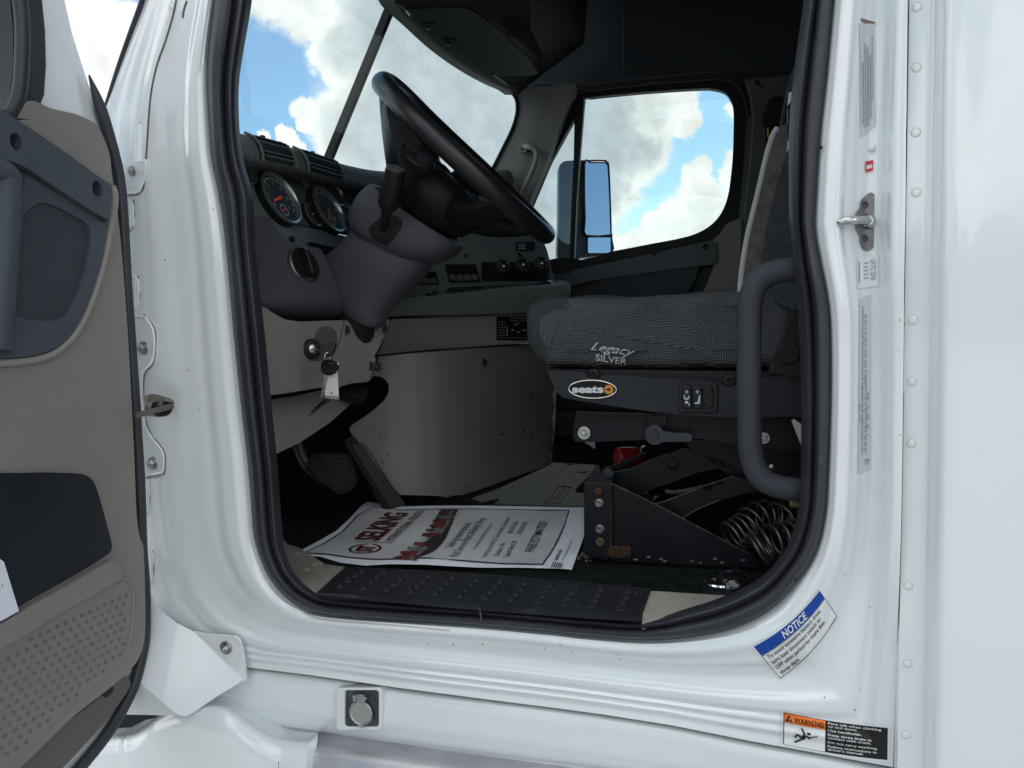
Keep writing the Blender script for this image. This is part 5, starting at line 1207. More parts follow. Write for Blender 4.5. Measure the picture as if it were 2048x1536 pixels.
# rolled front edge
e0 = spl(AT([(632,1186),(800,1190),(960,1199),(1120,1212),(1284,1226)], Z=ZF+.016), 6)
e1 = spl(AT([(634,1189),(800,1206),(960,1220),(1120,1232),(1282,1243)], Y=-.024), 6)
loft([[a, a.lerp(c_, .55)+V((0, -.004, .004)), c_, c_+V((0, .004, -.003))] for a, c_ in zip(e0, e1)], sp)
sill = mk('sill_plate', sp, SILLPL, truck, 50, .0015, label='black sill tread plate with rows of raised nubs')
c00, c10, c01, c11 = onF(.016)(723.5, 1143), onF(.016)(1254, 1184), onF(.016)(681, 1173), onF(.016)(1238, 1219)
nb = lathe((0, 0, 0), (0, 0, 1), [(.0092, -.001), (.0086, .0022), (.0072, .0034), (.0065, .0026), (.002, .0026)], n=6); first = None
for i in range(12):
    for j in range(4):
        u, v = i/11, j/3; p = (c00.lerp(c10, u)).lerp(c01.lerp(c11, u), v)
        if first is None: first = mk('tread_nub', nb, SILLPL, sill, 30, loc=p)
        else: copy_part(first, p, sill)
# ribbed ovals moulded in the floor mat
b = bmesh.new()
for k, (x0, y0, x1, y1) in enumerate(((1098,1006,1125,974),(1108,1006,1135,976))):
    A, B2 = onF(.001)(x0, y0), onF(.001)(x1, y1); s = (B2-A).normalized().cross(V((0, 0, 1)))*.012
    q = [A+s, B2+s, B2+s*.5+(B2-A).normalized()*.01, B2-s*.5+(B2-A).normalized()*.01, B2-s, A-s]; tube(q, .0022, b, 6)
for (x, y) in ((1168, 918), (1185, 921), (1140, 925)):
    tube([onF(.001)(x+9*math.cos(t*.5), y+4*math.sin(t*.5)) for t in range(13)], .0022, b, 6)
mk('mat_rib', b, FLOORM, floor)
mk('far_step', box((-.5, 1.86, ZF+.05), 1.0, .16, .1), mat('far_sill_blue', (.05, .07, .08), .5), truck, bevel=.01)
# ---------------------------------------------------------------- tubular grab handle by the door
hp = spl([at(1625,537,Y=.075)]+AT([(1590,538),(1560,541),(1530,552),(1510,573),(1500,605),(1498,650),(1498,760),(1499,860),(1502,905),(1512,940),(1532,963),(1560,974),(1590,979)], Y=.055)+[at(1625,982,Y=.075)], 6)
gh = mk('grab_handle', tube(hp, .0178, n=20), mat('handle_foam', (.042, .045, .057), .62, bump=(420, .9), var=(12, .1)), truck, 60, label='thick grey tubular grab handle beside the driver seat')
mk('handle_flange', box(at(1612, 1000, Y=.085), .05, .03, .02), mat('brass_dull', (.2, .15, .06), .5, metal=.7), gh, bevel=.004)
# ================================================================== driver seat: a thing of its own
SY0 = .20; SY1 = .72
YS = .045
seat = root('driver_seat', 'driver seat with worn charcoal woven cover on a scissor suspension base', 'seat', at(1330, 1130, Y=.45))
top_ = [(1046,655),(1044,635),(1048,617),(1058,606),(1076,598),(1100,593),(1140,591),(1190,592),(1240,597),(1290,596),(1330,589),(1380,584),(1430,581),(1480,580),(1540,577),(1590,574)]
bot_ = [(1598,600),(1596,640),(1590,700),(1578,738),(1530,741),(1480,742),(1420,741),(1360,743),(1300,742),(1200,741),(1140,740),(1096,738),(1078,733),(1062,722),(1052,700),(1047,680)]
OUT = spl([(a, b) for a, b in top_+bot_], 5, True)
NO = len(OUT); P0 = [at(p.x, p.y, Y=SY0) for p in OUT]
cc = sum(P0, V())/NO
zt = max(p.z for p in P0); zb = min(p.z for p in P0)
rows = []
ys = [(0.0,.55),(.001,.70),(.004,.82),(.010,.90),(.020,.955),(.034,.985),(.06,1.005),(.12,1.02),(.20,1.01),(.26,1.0),(.32,1.01),(.40,1.02),(.46,1.012),(.50,1.0),(.512,.985),(.518,.95),(.52,.90)]
for y, k in ys:
    r = []
    for p in P0:
        dx, dz = p.x-cc.x, p.z-cc.z
        edge = 1-k if k < 1 else 0
        q = V((cc.x+dx*(1-edge*.35), SY0+YS+y+(.004*math.sin(p.x*55+p.z*20) if y < .1 else 0), cc.z+dz*(1-edge)+(k-1)*dz*.4*(1 if k > 1 else 0)))
        q.z += .004*math.sin(p.x*30+y*22)*(1 if dz > 0 else 0)
        if y < .03: q.y += .010*(1-math.cos(min(1, abs(dz)/(zt-zb)*2)*PI))*.5
        r.append(q)
    rows.append(r)
b = loft(rows, cv=True, cap=True)
xs_ = at(1112, 680, Y=SY0).x
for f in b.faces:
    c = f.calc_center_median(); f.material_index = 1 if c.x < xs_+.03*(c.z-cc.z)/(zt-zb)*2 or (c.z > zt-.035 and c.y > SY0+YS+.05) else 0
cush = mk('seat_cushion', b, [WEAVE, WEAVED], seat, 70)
xb = bmesh.new(); xb.from_mesh(cush.data); XB = bvhtree.BVHTree.FromBMesh(xb); xb.free()
def onS(off=0):
    def fn(x, y):
        d = ray(x, y).normalized(); h = XB.ray_cast(EYE, d); p = h[0] if h[0] is not None else at(x, y, Y=SY0); return p-d*off
    return fn
mk('cushion_seam', tube([onS(.0006)(p.x, p.y) for p in spl([(1136,598),(1130,606),(1124,622),(1116,645),(1104,680),(1097,710),(1094,736)], 5)], .0014, n=6), mat('thread_dark', (.06, .065, .07), .8), cush)
b = bmesh.new(); g = quadmap((1178,678),(1276,692),(1272,732),(1178,718), onS(.0045))
text(b, 'Legacy', g, .03, .52, .42, w=.93, bold=.012, shear=.55); text(b, 'SILVER', g, .14, 1.02, .34, w=.66, bold=.012)
mk('embroidered_lettering', b, SILVERTH, cush, recalc=False)
# backrest
bo = [(1478,600),(1480,560),(1485,520),(1494,470),(1506,420),(1518,370),(1532,310),(1546,268),(1553,256),(1562,248),(1580,246),(1660,246),(1680,300),(1680,600)]
def slab(name, pts, y0, y1, m_, rnd=.012, n=3, parent=seat):
    O = spl([(a, c_) for a, c_ in pts], n, True); P = [at(p.x, p.y, Y=y0) for p in O]; c = sum(P, V())/len(P); rr = []
    for y, k in ((0, .94), (rnd*.3, .975), (rnd, 1), (y1-y0-rnd, 1), (y1-y0-rnd*.3, .975), (y1-y0, .94)): rr.append([V((c.x+(p.x-c.x)*k, y0+YS+y, c.z+(p.z-c.z)*(1-(1-k)*.4))) for p in P])
    return mk(name, loft(rr, cv=True, cap=True), m_, parent, 70)
back = slab('backrest', bo, .235, .70, BURGF, .03)
slab('side_bolster', [(1516,610),(1520,540),(1530,470),(1545,400),(1562,340),(1580,290),(1600,270),(1680,280),(1680,610)], .215, .30, CHARF, .02, parent=back)
slab('rear_bolster', [(1552,610),(1556,540),(1566,470),(1580,420),(1600,380),(1680,380),(1680,610)], .200, .26, CHARF, .02, parent=back)
mk('front_piping', tube([at(p.x, p.y, Y=.238) for p in spl([(1479,590),(1482,560),(1487,520),(1496,470),(1508,420),(1520,370),(1534,310),(1547,270),(1556,256)], 5)], .0055, n=10), PALEF, back)
slab('back_foot', [(1530,600),(1600,560),(1640,560),(1640,640),(1560,640)], .21, .30, CHARF, .015, parent=back)
# head restraint slats: small grey fittings seen beside the pillar
hb = mk('belt_guide', patch_bm([(1574,262),(1576,215),(1584,205),(1588,210),(1588,262),(1580,280)], onY(.23), 8, thick=(0, .02, 0)), BLKPL, seat, bevel=.002)
for pts in ([(1575,212),(1577,186),(1584,183),(1590,184),(1584,200)], [(1573,305),(1575,282),(1584,279),(1586,282),(1580,294)]):
    mk('metal_clip', patch_bm(pts, onY(.225), 6, thick=(0, .004, 0)), mat('clip_alu', (.45, .47, .50), .35, metal=.8), hb)
slab('headrest', [(1572,195),(1574,172),(1584,140),(1596,125),(1640,120),(1640,200),(1600,200)], .25, .55, CHARF, .02)
# hinge cover at the back of the cushion
mk('recliner_cover', patch_bm(s2([(1538,738),(1546,722),(1562,690),(1580,655),(1592,628),(1604,616),(1620,620),(1620,745),(1560,748),(1542,746)], 2), onY(.175), 10, thick=(0, .05, 0)), BLKPL, seat, 50, .006)
mk('recliner_boss', lathe(at(1578, 707, Y=.174), (0, -1, 0), [(.018, 0), (.016, .003), (.010, .003), (.009, .0012), (.001, .0012)], n=24), BLKSOFT, seat)
# seat pan
pan = [(1096,742),(1100,741),(1160,743),(1172,746),(1177,755),(1188,760),(1199,757),(1205,750),(1215,749),(1280,753),(1330,757),(1380,759),(1430,760),(1440,764),(1447,771),(1460,774),(1472,770),(1478,762),(1520,758),(1560,750),(1640,752),(1640,834),(1500,834),(1440,834),(1380,831),(1300,823),(1250,816),(1200,808),(1150,800),(1126,795),(1113,785),(1106,770),(1100,755)]
pn = mk('seat_base', patch_bm(pan, onY(.185), 12, thick=(0, .50, 0)), mat('pan_plastic', (.020, .022, .028), .42, bump=(700, .5), var=(8, .1)), seat, 50, .006)
mk('pan_top', patch_bm([(1096,738),(1640,745),(1640,775),(1440,770),(1200,758),(1098,752)], onY(.205), 20, thick=(0, .45, 0)), BLKSOFT, seat, 50, .004)
for (x, y) in ((1188,748),(1459,760)): mk('pan_screw', lathe(at(x, y, Y=.190), (0, -1, 0), [(.010, 0), (.0095, .004), (.005, .005), (.002, .002)], n=20), BLKPL, pn)
# oval badge
b = bmesh.new(); cx, cy = 1185, 778.5
mk('badge', patch_bm(ell(cx, cy, 48, 18.5, 1.5, 48), onY(.1825), 10, thick=(0, .004, 0)), mat('badge_black', (.008, .008, .009), .25), pn)
bd_ = mk('badge_ring', tube([at(x, y, Y=.182) for x, y in ell(cx, cy, 47.5, 18, 1.5, 64)], .0011, n=8, closed=True), mat('ring_silver', (.75, .74, .70), .25, metal=.6), pn)
b = bmesh.new(); text(b, 'seats', onY(.1815), 1144, 785, 14.5, w=63, bold=.045)
mk('badge_lettering', b, mat('silver_letter', (.62, .64, .66), .3, metal=.3), pn, recalc=False)
b = bmesh.new(); g = onY(.1815); poly_in(b, g, ell(1217.5, 779, 9.3, 9.3), 0)
g = onY(.1808); poly_in(b, g, [(1211,777.8),(1217,777.8),(1217,775.3),(1222,779),(1217,782.7),(1217,780.2),(1211,780.2)], 1)
mk('badge_arrow', b, [mat('badge_orange', (.62, .25, .04), .35), BLKPL], pn, recalc=False)
# air switches
sw = mk('switch_panel', patch_bm(rrect(1356, 763, 1436, 826, 6), onY(.180), 10, thick=(0, .008, 0)), BLKSOFT, pn, 50, .002)
for i, x0 in enumerate((1363.5, 1385, 1407)):
    s = mk('rocker_switch', patch_bm(rrect(x0, 771, x0+20, 818, 9, 6), onY(.1755 if i < 2 else .1785), 8, thick=(0, .006, 0)), mat('rocker_black', (.016, .018, .022), .28) if i < 2 else BLKSOFT, sw, 50, .002)
    if i < 2:
        b = bmesh.new(); g = onY(.1748); cx = x0+10
        for q in ([(cx-3.8, 782.8), (cx+3.8, 782.8), (cx+3.8, 784.4), (cx-3.8, 784.4)], [(cx-.8, 779.6), (cx+.8, 779.6), (cx+.8, 787.6), (cx-.8, 787.6)]): poly_in(b, g, q, 0)
        if i: poly_in(b, g, [(cx+3, 791), (cx+5.5, 790), (cx+5, 806), (cx+2, 808), (cx-6, 808), (cx-6, 805), (cx, 804.5)], 0)
        else:
            poly_in(b, g, [(cx-6, 790), (cx-3.8, 790), (cx-3, 796), (cx+1, 797), (cx+4, 791), (cx+6, 791), (cx+4, 799), (cx-3, 800), (cx-5.5, 797)], 0)
            poly_in(b, g, [(cx-4, 804), (cx, 801), (cx+3, 804), (cx+3, 807), (cx-4, 807)], 0); poly_in(b, g, [(cx+4, 806), (cx+6, 806), (cx+6, 812), (cx+4, 812)], 0)
        mk('switch_symbol', b, mat('symbol_grey', (.50, .52, .54), .4), s, recalc=False)
# upper frame, lever, bolts
fr = mk('upper_frame', patch_bm([(1150,838),(1153,824),(1155,822),(1300,829),(1640,842),(1640,905),(1500,895),(1405,878),(1290,880),(1190,884),(1150,884),(1145,872)], onY(.215), 14, thick=(0, .012, 0)), DKMETAL, seat, 50, .002)
mk('frame_flange', patch_bm([(1152,822),(1300,826),(1640,838),(1640,843),(1300,831),(1152,827)], onY(.200), 14, thick=(0, .03, 0)), DKMETAL, seat, 50, .001)
bolt(1168.5, 866, .0125, onY(.213), fr); bolt(1528, 876, .0105, onY(.213), fr)
mk('lever_bracket', patch_bm([(1296,830),(1334,832),(1330,852),(1296,852)], onY(.195), 10, thick=(0, .02, 0)), DKMETAL, seat, bevel=.002)
lv = patch_bm(s2([(1291,868),(1294,858),(1302,851),(1312,850),(1321,856),(1328,863),(1345,866),(1375,867),(1383,871),(1384,877),(1379,883),(1350,884),(1328,884),(1318,888),(1308,890),(1298,886),(1292,878)], 4), onY(.185), 8, thick=(0, .012, 0))
lever = mk('slide_lever', lv, mat('lever_plastic', (.045, .049, .060), .5, bump=(700, .4)), seat, 50, .003)
mk('lever_boss', lathe(at(1307, 869, Y=.185), (0, -1, 0), [(.0105, 0), (.0098, .002), (.001, .002)], n=28), mat('lever_boss', (.034, .037, .046), .5), lever)
# centre plate dropping from the frame towards the back
mk('rear_plate', patch_bm([(1370,880),(1405,878),(1640,900),(1640,1000),(1500,985),(1470,962),(1430,930),(1375,893)], onY(.30), 14, thick=(0, .01, 0)), DKMETAL, seat, bevel=.001)
mk('small_fastener', lathe(at(1544, 933, Y=.298), (0, -1, 0), [(.006, 0), (.005, .003), (.002, .004)], n=12), STEEL, seat)
mk('back_shield', patch_bm([(1600,700),(1640,700),(1640,1000),(1570,1000),(1570,840)], onY(.36), 20, thick=(0, .01, 0)), BLKSOFT, seat)
mk('white_cover_edge', patch_bm([(1583,842),(1588,838),(1604,850),(1604,895),(1598,880)], onY(.155), 8, thick=(0, .003, 0)), mat('white_scrap', (.45, .46, .47), .5), seat)
# scissor arms, in two pairs
def arm(name, pts, Y, th=.012): return mk(name, patch_bm(pts, onY(Y), 14, thick=(0, th, 0)), DKMETAL, seat, 50, .0012)
A1 = arm('scissor_arm', [(1206,985),(1206,958),(1222,945),(1262,938),(1300,920),(1372,896),(1440,918),(1468,932),(1400,944),(1362,958),(1300,980),(1285,986)], .30)
A2 = arm('scissor_arm', [(1298,1012),(1330,1003),(1400,975),(1468,952),(1500,960),(1520,975),(1500,985),(1440,1000),(1395,1018),(1365,1040),(1340,1050),(1300,1030)], .27)
arm('scissor_arm', [(1200,948),(1210,938),(1290,905),(1296,898),(1292,912),(1230,940)], .46)
WORN_HIGHLIGHT = mat('worn_edge_highlight', (.11, .10, .09), .5, metal=.4, var=(60, .6))  # worn edges, with the highlight along them painted into the colour
for nm, q, Y in (('worn_edge_highlight', [(1222,945),(1262,938),(1300,920),(1372,896)], .30), ('worn_edge_highlight', [(1300,1010),(1330,1003),(1400,975),(1468,952)], .27), ('worn_edge_highlight', [(1290,905),(1210,938)], .46), ('worn_edge_highlight', [(1345,1048),(1395,1018),(1440,1000)], .27)):
    mk(nm, tube([at(x, y, Y=Y) for x, y in q], .0009, n=5), WORN_HIGHLIGHT, A1)
mk('arm_boss', lathe(at(1345, 928, Y=.299), (0, -1, 0), [(.012, 0), (.0115, .004), (.008, .005), (.007, .001), (.001, .001)], n=20), DKMETAL, A1)
mk('arm_hole', lathe(at(1351, 1025, Y=.2695), (0, -1, 0), [(.0085, 0), (.0005, .0003)], n=20), mat('slot_void', (.003, .003, .004), .8), A2)
mk('cross_tube', tube([at(1290, 1000, Y=.34), at(1305, 965, Y=.46)], .014, n=14), mat('tube_dull', (.05, .055, .06), .35, metal=.6), seat)
mk('pivot_tube', tube([at(1215, 947, Y=.28), at(1218, 942, Y=.36)], .011, n=14), mat('tube_blue', (.03, .045, .06), .4, metal=.5), seat)
mk('air_line', tube(spl([at(1330, 982, Y=.36), at(1350, 984, Y=.36), at(1385, 978, Y=.36), at(1410, 972, Y=.38)], 5), .004, n=8), mat('line_grey', (.22, .22, .21), .4), seat)
# riser : front channel, triangular side plate, floor bracket
rp = mk('riser_plate', patch_bm([(1222,966),(1330,1018),(1450,1082),(1508,1113),(1520,1136),(1300,1126),(1222,1122)], onY(.235), 14, thick=(0, .006, 0)), DKMETAL, seat, 50, .001)
rc = mk('riser_channel', patch_bm([(1168,967),(1222,967),(1222,1106),(1215,1122),(1168,1110)], onY(.225), 12, thick=(0, .06, 0)), DKMETAL, seat, 50, .002)
mk('worn_edge_highlight', tube([at(x, y, Y=.235) for x, y in ((1222,966),(1330,1018),(1450,1082),(1508,1113))], .0009, n=5), WORN_HIGHLIGHT, rp)
mk('worn_edge_highlight', tube([at(x, y, Y=.225) for x, y in ((1168,966),(1222,966),(1222,1106))], .0008, n=5), WORN_HIGHLIGHT, rc)
mk('riser_cheek', patch_bm([(1168,966),(1196,926),(1203,948),(1224,962),(1222,967)], onY(.231), 10, thick=(0, .004, 0)), DKMETAL, seat, 50, .001)
for (x, y, m_) in ((1197.5,983,RUST),(1198.5,1006,MATS['dull_pin']),(1200,1058,MATS['dull_pin']),(1200.5,1084,mat('olive_bolt', (.12, .09, .06), .6, metal=.5, var=(60, .3)))):
    mk('riser_bolt', lathe(at(x, y, Y=.2245), (0, -1, 0), [(.0092, 0), (.0088, .003), (.006, .005), (.002, .0045)], n=6 if m_ is RUST else 18), m_, rc, 35)
mk('rusty_bracket', patch_bm(rrect(1212, 1093, 1262, 1116, 6), onY(.228), 8, thick=(0, .005, 0)), mat('rust_plate', (.075, .04, .028), .75, metal=.2, var=(50, .5), grime=(40, .55, (.02, .02, .022), .8)), seat, bevel=.001)
for (x, y) in ((1226,1104),(1250,1104)): mk('floor_bolt', bolt_bm(.0105), RUST, rp, 35, loc=at(x, y, Y=.226))
b = bmesh.new(); R = random.Random(9)
for (x, y) in ((1271,1119),(1297,1114),(1322,1118),(1330,1122),(1385,1122),(1402,1125),(1430,1118),(1443,1125),(1486,1120)): patch_bm(s2([(x+R.uniform(3, 6)*math.cos(t), y+R.uniform(1, 2.6)*math.sin(t)) for t in (0, 1.2, 2.5, 3.6, 5)], 2), onY(.2342), 4, thick=(0, .0005, 0), bm=b, dense=False)
mk('bare_metal_chip', b, mat('bare_chip', (.24, .20, .18), .6, metal=.4), rp)
b = bmesh.new()
for i in range(26):
    x, y = 1170+R.gauss(0, 9), 1112+R.gauss(0, 4); p = at(x, y, Z=ZF+.004); box(p, R.uniform(.002, .007), R.uniform(.002, .006), R.uniform(.001, .004), b, Matrix.Rotation(R.uniform(0, 3), 3, 'Z'))
mk('dried_dirt', b, mat('crumb_brown', (.15, .11, .07), .9, var=(60, .4)), rp)
b = bmesh.new(); R = random.Random(31)
for i in range(300):
    x, y = (R.uniform(-.92, .06), R.uniform(.0, .30)) if i % 3 else (R.uniform(-.75, .05), R.gauss(.02, .02))
    k = R.uniform(.0003, .0010); box(V((x, max(y, -.01), ZF+(.0172 if y < .13 and x > -.9 else .0012))), k*2, k*1.5, k*.8, b, Matrix.Rotation(R.uniform(0, 3), 3, 'Z'))
YS0, YS = YS, 0.0
gr = mk('floor_grit', b, mat('grit_tan', (.13, .12, .10), .9, var=(90, .4)), floor, 30); gr['kind'] = 'stuff'
YS = YS0
# coiled hoses behind the riser
def coil(path, R0_, turns, r, name, m_):
    P = spl(path, 12); L = len(P); pts = []
    n = int(turns*18)
    for i in range(n+1):
        t = i/n*(L-1); k = min(int(t), L-2); c = P[k].lerp(P[k+1], t-k); d = (P[k+1]-P[k]).normalized(); u = d.cross(V((0, 0, 1))).normalized(); v = u.cross(d); a = 2*PI*turns*i/n
        pts.append(c+u*(R0_*math.cos(a))+v*(R0_*math.sin(a)))
    return mk(name, tube(pts, r, n=8), m_, seat, 60)
HOSE = mat('hose_gunmetal', (.11, .115, .11), .34, metal=.75)
coil([at(1512,1104,Y=.20), at(1545,1086,Y=.21), at(1590,1076,Y=.24), at(1640,1066,Y=.28)], .031, 9, .0034, 'coiled_hose', HOSE)
coil([at(1462,1078,Y=.25), at(1490,1060,Y=.27), at(1520,1036,Y=.30), at(1560,1040,Y=.33), at(1600,1060,Y=.36)], .031, 11, .0028, 'coiled_hose', HOSE)
coil([at(1560,1046,Y=.27), at(1590,1030,Y=.30), at(1620,1050,Y=.34)], .036, 3, .0022, 'coiled_hose', HOSE)
YS = 0.0
# black glossy latch by the rear sill
b = patch_bm([(1404,1157),(1500,1162),(1560,1166),(1560,1190),(1404,1188)], onF(.012), 12, thick=(0, 0, -.01)); lt = mk('cable_latch', b, BLKSOFT, truck, 50, .002, label='glossy black round latch on the sill behind the riser')
c = onF(.012)(1470, 1172); mk('latch_dome', lathe(c, (0, -.1, 1), [(.034, 0), (.034, .008), (.028, .018), (.014, .025), (.001, .026)], n=32), mat('gloss_black_dome', (.008, .008, .009), .08, coat=1), lt, 60)
mk('latch_ring', tube([c+V((-.022+.026*math.cos(t), -.006+.020*math.sin(t), .006)) for t in [2*PI*i/24 for i in range(24)]], .004, n=8, closed=True), CHROME, lt)
mk('latch_screw', lathe(onF(.014)(1422, 1165), (0, 0, 1), [(.005, 0), (.0045, .003), (.002, .004)], n=14), CHROME, lt)
# ================================================================== unseen passenger seat, added to cast shade on the cab floor
occluder_seat = root('passenger_seat_occluder', 'unseen second seat added on the far side to shade the cab floor', 'seat', LOC['driver_seat']+V((.02, 1.06, 0)))
sh_ = V((.02, 1.06, -.03))
for n_ in ('seat_cushion', 'backrest', 'seat_base', 'headrest'):
    o_ = bpy.data.objects[n_]; c_ = o_.copy(); COL.objects.link(c_); c_.location = sh_; c_.parent = occluder_seat; c_.matrix_parent_inverse = Matrix.Translation(-LOC['passenger_seat_occluder'])
mk('pedestal', box(LOC['driver_seat']+V((.02, 1.06, .12)), .42, .40, .30), DKMETAL, occluder_seat, bevel=.01)
# ================================================================== red extinguisher on the far floor
ex = root('fire_extinguisher', 'red fire extinguisher lying on the floor behind the seat base', 'fire extinguisher', at(1260, 925, Y=.75))
a, c = at(1230, 914, Y=.75), at(1300, 914, Y=.80)
mk('cylinder', lathe(a, (c-a), [(.015, 0), (.024, .006), (.027, .016), (.027, .06), (.02, .075), (.012, .08)], n=28), REDPAINT, ex, 50)
mk('valve', tube(spl([at(1282, 905, Y=.73), at(1284, 896, Y=.73), at(1290, 892, Y=.73)], 4), .004, n=8), STEEL, ex)
mk('bright_sheet_scrap', patch_bm([(1166,882),(1190,880),(1190,898)], onY(1.2), 8, thick=(0, .002, 0)), mat('pale_blue_paper', (.55, .62, .72), .6), None)
tagged(bpy.data.objects['bright_sheet_scrap'], 'pale corner of paper hanging between the engine cover and the seat', 'paper')
# ================================================================== keys in the ignition
ax_k = V((.80, -.58, .05)).normalized(); kc = near(fk, .012)(622, 698)
keys = root('key_ring', 'bunch of keys with black heads and a white tag hanging from the ignition', 'keys', kc)
head = at(652, 702, Y=kc.y-.05)
mk('ignition_key', tube([kc, kc.lerp(head, .75)], .0032, n=8, flat=.5), mat('key_nickel', (.25, .25, .26), .4, metal=.8), keys)
mk('key_head', patch_bm(s2([(638,700),(643,692),(652,686),(662,684),(670,686),(670,694),(664,708),(656,714),(646,713),(639,708)], 3), onP(head, V((.35, -.9, .1))), 6, thick=(0, .006, 0)), mat('key_black', (.012, .012, .015), .35), keys, 50, .0015)
rg = [at(654+5.5*math.cos(t), 718+13*math.sin(t), Y=head.y-.004+.004*math.cos(t)) for t in [2*PI*i/24 for i in range(24)]]
mk('split_ring', tube(rg, .0009, n=6, closed=True), CHROME, keys)
Yk = head.y-.008
h2 = mk('second_key_head', patch_bm(s2([(643,724),(652,719),(664,720),(673,727),(675,737),(668,747),(656,751),(645,747),(641,736)], 3), onY(Yk-.010), 6, thick=(0, .006, 0)), MATS['key_black'], keys, 50, .0015)
b = bmesh.new()
for i in range(6): tube([at(645, 733+i*2.6, Y=Yk-.0105), at(672, 733.6+i*2.6, Y=Yk-.0105)], .0005, b, 5)
mk('head_rib', b, mat('rib_slate', (.05, .05, .055), .4), h2)
mk('head_shine', patch_bm([(655,726),(668,726),(666,729),(660,728)], onY(Yk-.0108), 4, thick=(0, .0003, 0)), STEEL, h2)
tg = mk('key_tag', patch_bm([(645,722),(654,718),(668,720),(674,726),(677,793),(650,793),(648,750)], onY(Yk), 8, thick=(0, .0015, 0), holes=[ell(663, 787, 2, 2.4, 0, 10)]), mat('tag_white', (.72, .74, .70), .45), keys, 50)
mk('tag_sleeve', patch_bm([(650,791),(677,792),(677,799),(651,797)], onY(Yk-.001), 6, thick=(0, .003, 0)), mat('sleeve_clear', (.30, .30, .29), .3), keys)
for (x0, y0, x1, y1) in ((651, 752, 642, 795), (655, 754, 646, 793)): mk('key_blade', tube([at(x0, y0, Y=Yk-.004), at(x1, y1, Y=Yk-.004)], .0017, n=6, flat=.5), STEEL, keys)
mk('tag_pin', box(at(676, 730, Y=Yk-.004), .004, .003, .010), CHROME, keys, bevel=.001)
# ================================================================== paper floor mat with print
def onM(off=0):
    def fn(x, y):
        p = at(x, y, Z=ZF+.004)
        z = .0045*math.sin(p.x*11+p.y*7)+.0022*math.sin(p.x*23-p.y*15)+.006*max(0, (p.x+.9)*-3+.5)*0
        q = at(x, y, Z=ZF+.009+z+off); return q
    return fn
po = [(590,1107),(640,1080),(672,1062),(700,1036),(722,1012),(735,1003),(800,1013),(870,1011),(960,1011),(1060,1013),(1168,1015),(1168,1072),(1156,1105),(1144,1138),(1120,1136),(1040,1134),(960,1134),(900,1131),(850,1128),(780,1127),(730,1130),(680,1124),(640,1112),(600,1110)]
pm = mk('paper_floor_mat', patch_bm(po, onM(), 8, thick=(0, 0, -.0012)), PAPER, None, 60)
tagged(pm, 'printed white paper floor mat with trucks and lettering on the cab floor', 'floor mat')
inn = [(608,1106),(650,1086),(684,1064),(716,1030),(744,1015),(800,1020),(880,1018),(960,1018),(1060,1020),(1138,1021),(1128,1052),(1108,1095),(1085,1129),(1000,1127),(920,1121),(850,1116),(800,1118),(750,1119),(700,1115),(650,1108)]
mk('printed_area', patch_bm(inn, onM(.0011), 8, thick=(0, 0, -.0003)), PAPER_IN, pm)
mk('printed_border', tube([onM(.0014)(x, y) for x, y in inn], .0016, n=5, closed=True), mat('border_blue_black', (.02, .022, .035), .5), pm)
# reading direction runs from the sill towards the engine cover: map (a along the text, c down the page)
A0, A1_, B0, B1 = (612,1113), (742,1016), (1090,1132), (1136,1020)
gm = lambda a, c: onM(.0034)(*[((A0[i]*(1-a)+A1_[i]*a)*(1-c)+(B0[i]*(1-a)+B1[i]*a)*c) for i in (0, 1)])
b = bmesh.new()
text(b, 'SELKING', gm, .36, .215, .115, w=.56, mi=1, bold=.03, shear=.12)
text(b, 'INTERNATIONAL TRUCKS', gm, .36, .285, .040, w=.60, mi=0, bold=.01, shear=.12)
for i in range(40):
    a0, a1 = 2*PI*i/40, 2*PI*(i+1)/40
    if i in (0, 39): continue
    poly_in(b, gm, [(.20+.095*math.cos(a0), .20+.068*math.sin(a0)), (.20+.095*math.cos(a1), .20+.068*math.sin(a1)), (.20+.082*math.cos(a1), .20+.057*math.sin(a1)), (.20+.082*math.cos(a0), .20+.057*math.sin(a0))], 1 if i < 20 else 0)
text(b, 'ST', gm, .145, .235, .07, w=.11, mi=1, bold=.05)
poly_in(b, gm, [(.325, .12), (.333, .12), (.333, .29), (.325, .29)], 0)
text(b, 'Selking International', gm, .28, .565, .038, w=.46, mi=2, bold=.004)
text(b, 'Full Service Paint & Body Shop', gm, .12, .615, .038, w=.72, mi=2, bold=.004)
text(b, 'www.selkinginternational.com', gm, .26, .670, .022, w=.48, mi=3)
text(b, 'Serving you with 2 Convenient Locations!', gm, .12, .735, .026, w=.74, mi=2, bold=0)
text(b, 'Decatur, IN', gm, .16, .785, .026, w=.22, mi=2, bold=.01); text(b, '260-724-2166', gm, .56, .785, .026, w=.22, mi=2)
text(b, 'South Bend, IN', gm, .15, .830, .026, w=.28, mi=2, bold=.01); text(b, '574-200-5551', gm, .56, .830, .026, w=.22, mi=2)
text(b, 'FREE ESTIMATES!', gm, .25, .925, .042, w=.54, mi=2, bold=.006)
gm2 = lambda a, c: onM(.0030)(*[((1096, 1136)[i]*(1-a)+(1150, 1022)[i]*a)+((30, 4)[i])*c for i in (0, 1)])
text(b, 'MADE IN USA', gm2, .16, .35, .22, w=.18, mi=0, bold=.03); text(b, 'www.selkinginternational.com', gm2, .16, .72, .15, w=.36, mi=0)
for i in range(5): rect_in(b, gm2, .02, .15+i*.14, .12, .21+i*.14, 0, 1, 1)
mk('mat_lettering', b, [INK, MAROON, mat('dark_letter', (.04, .04, .045), .5), mat('link_grey', (.16, .17, .22), .5)], pm, recalc=False)
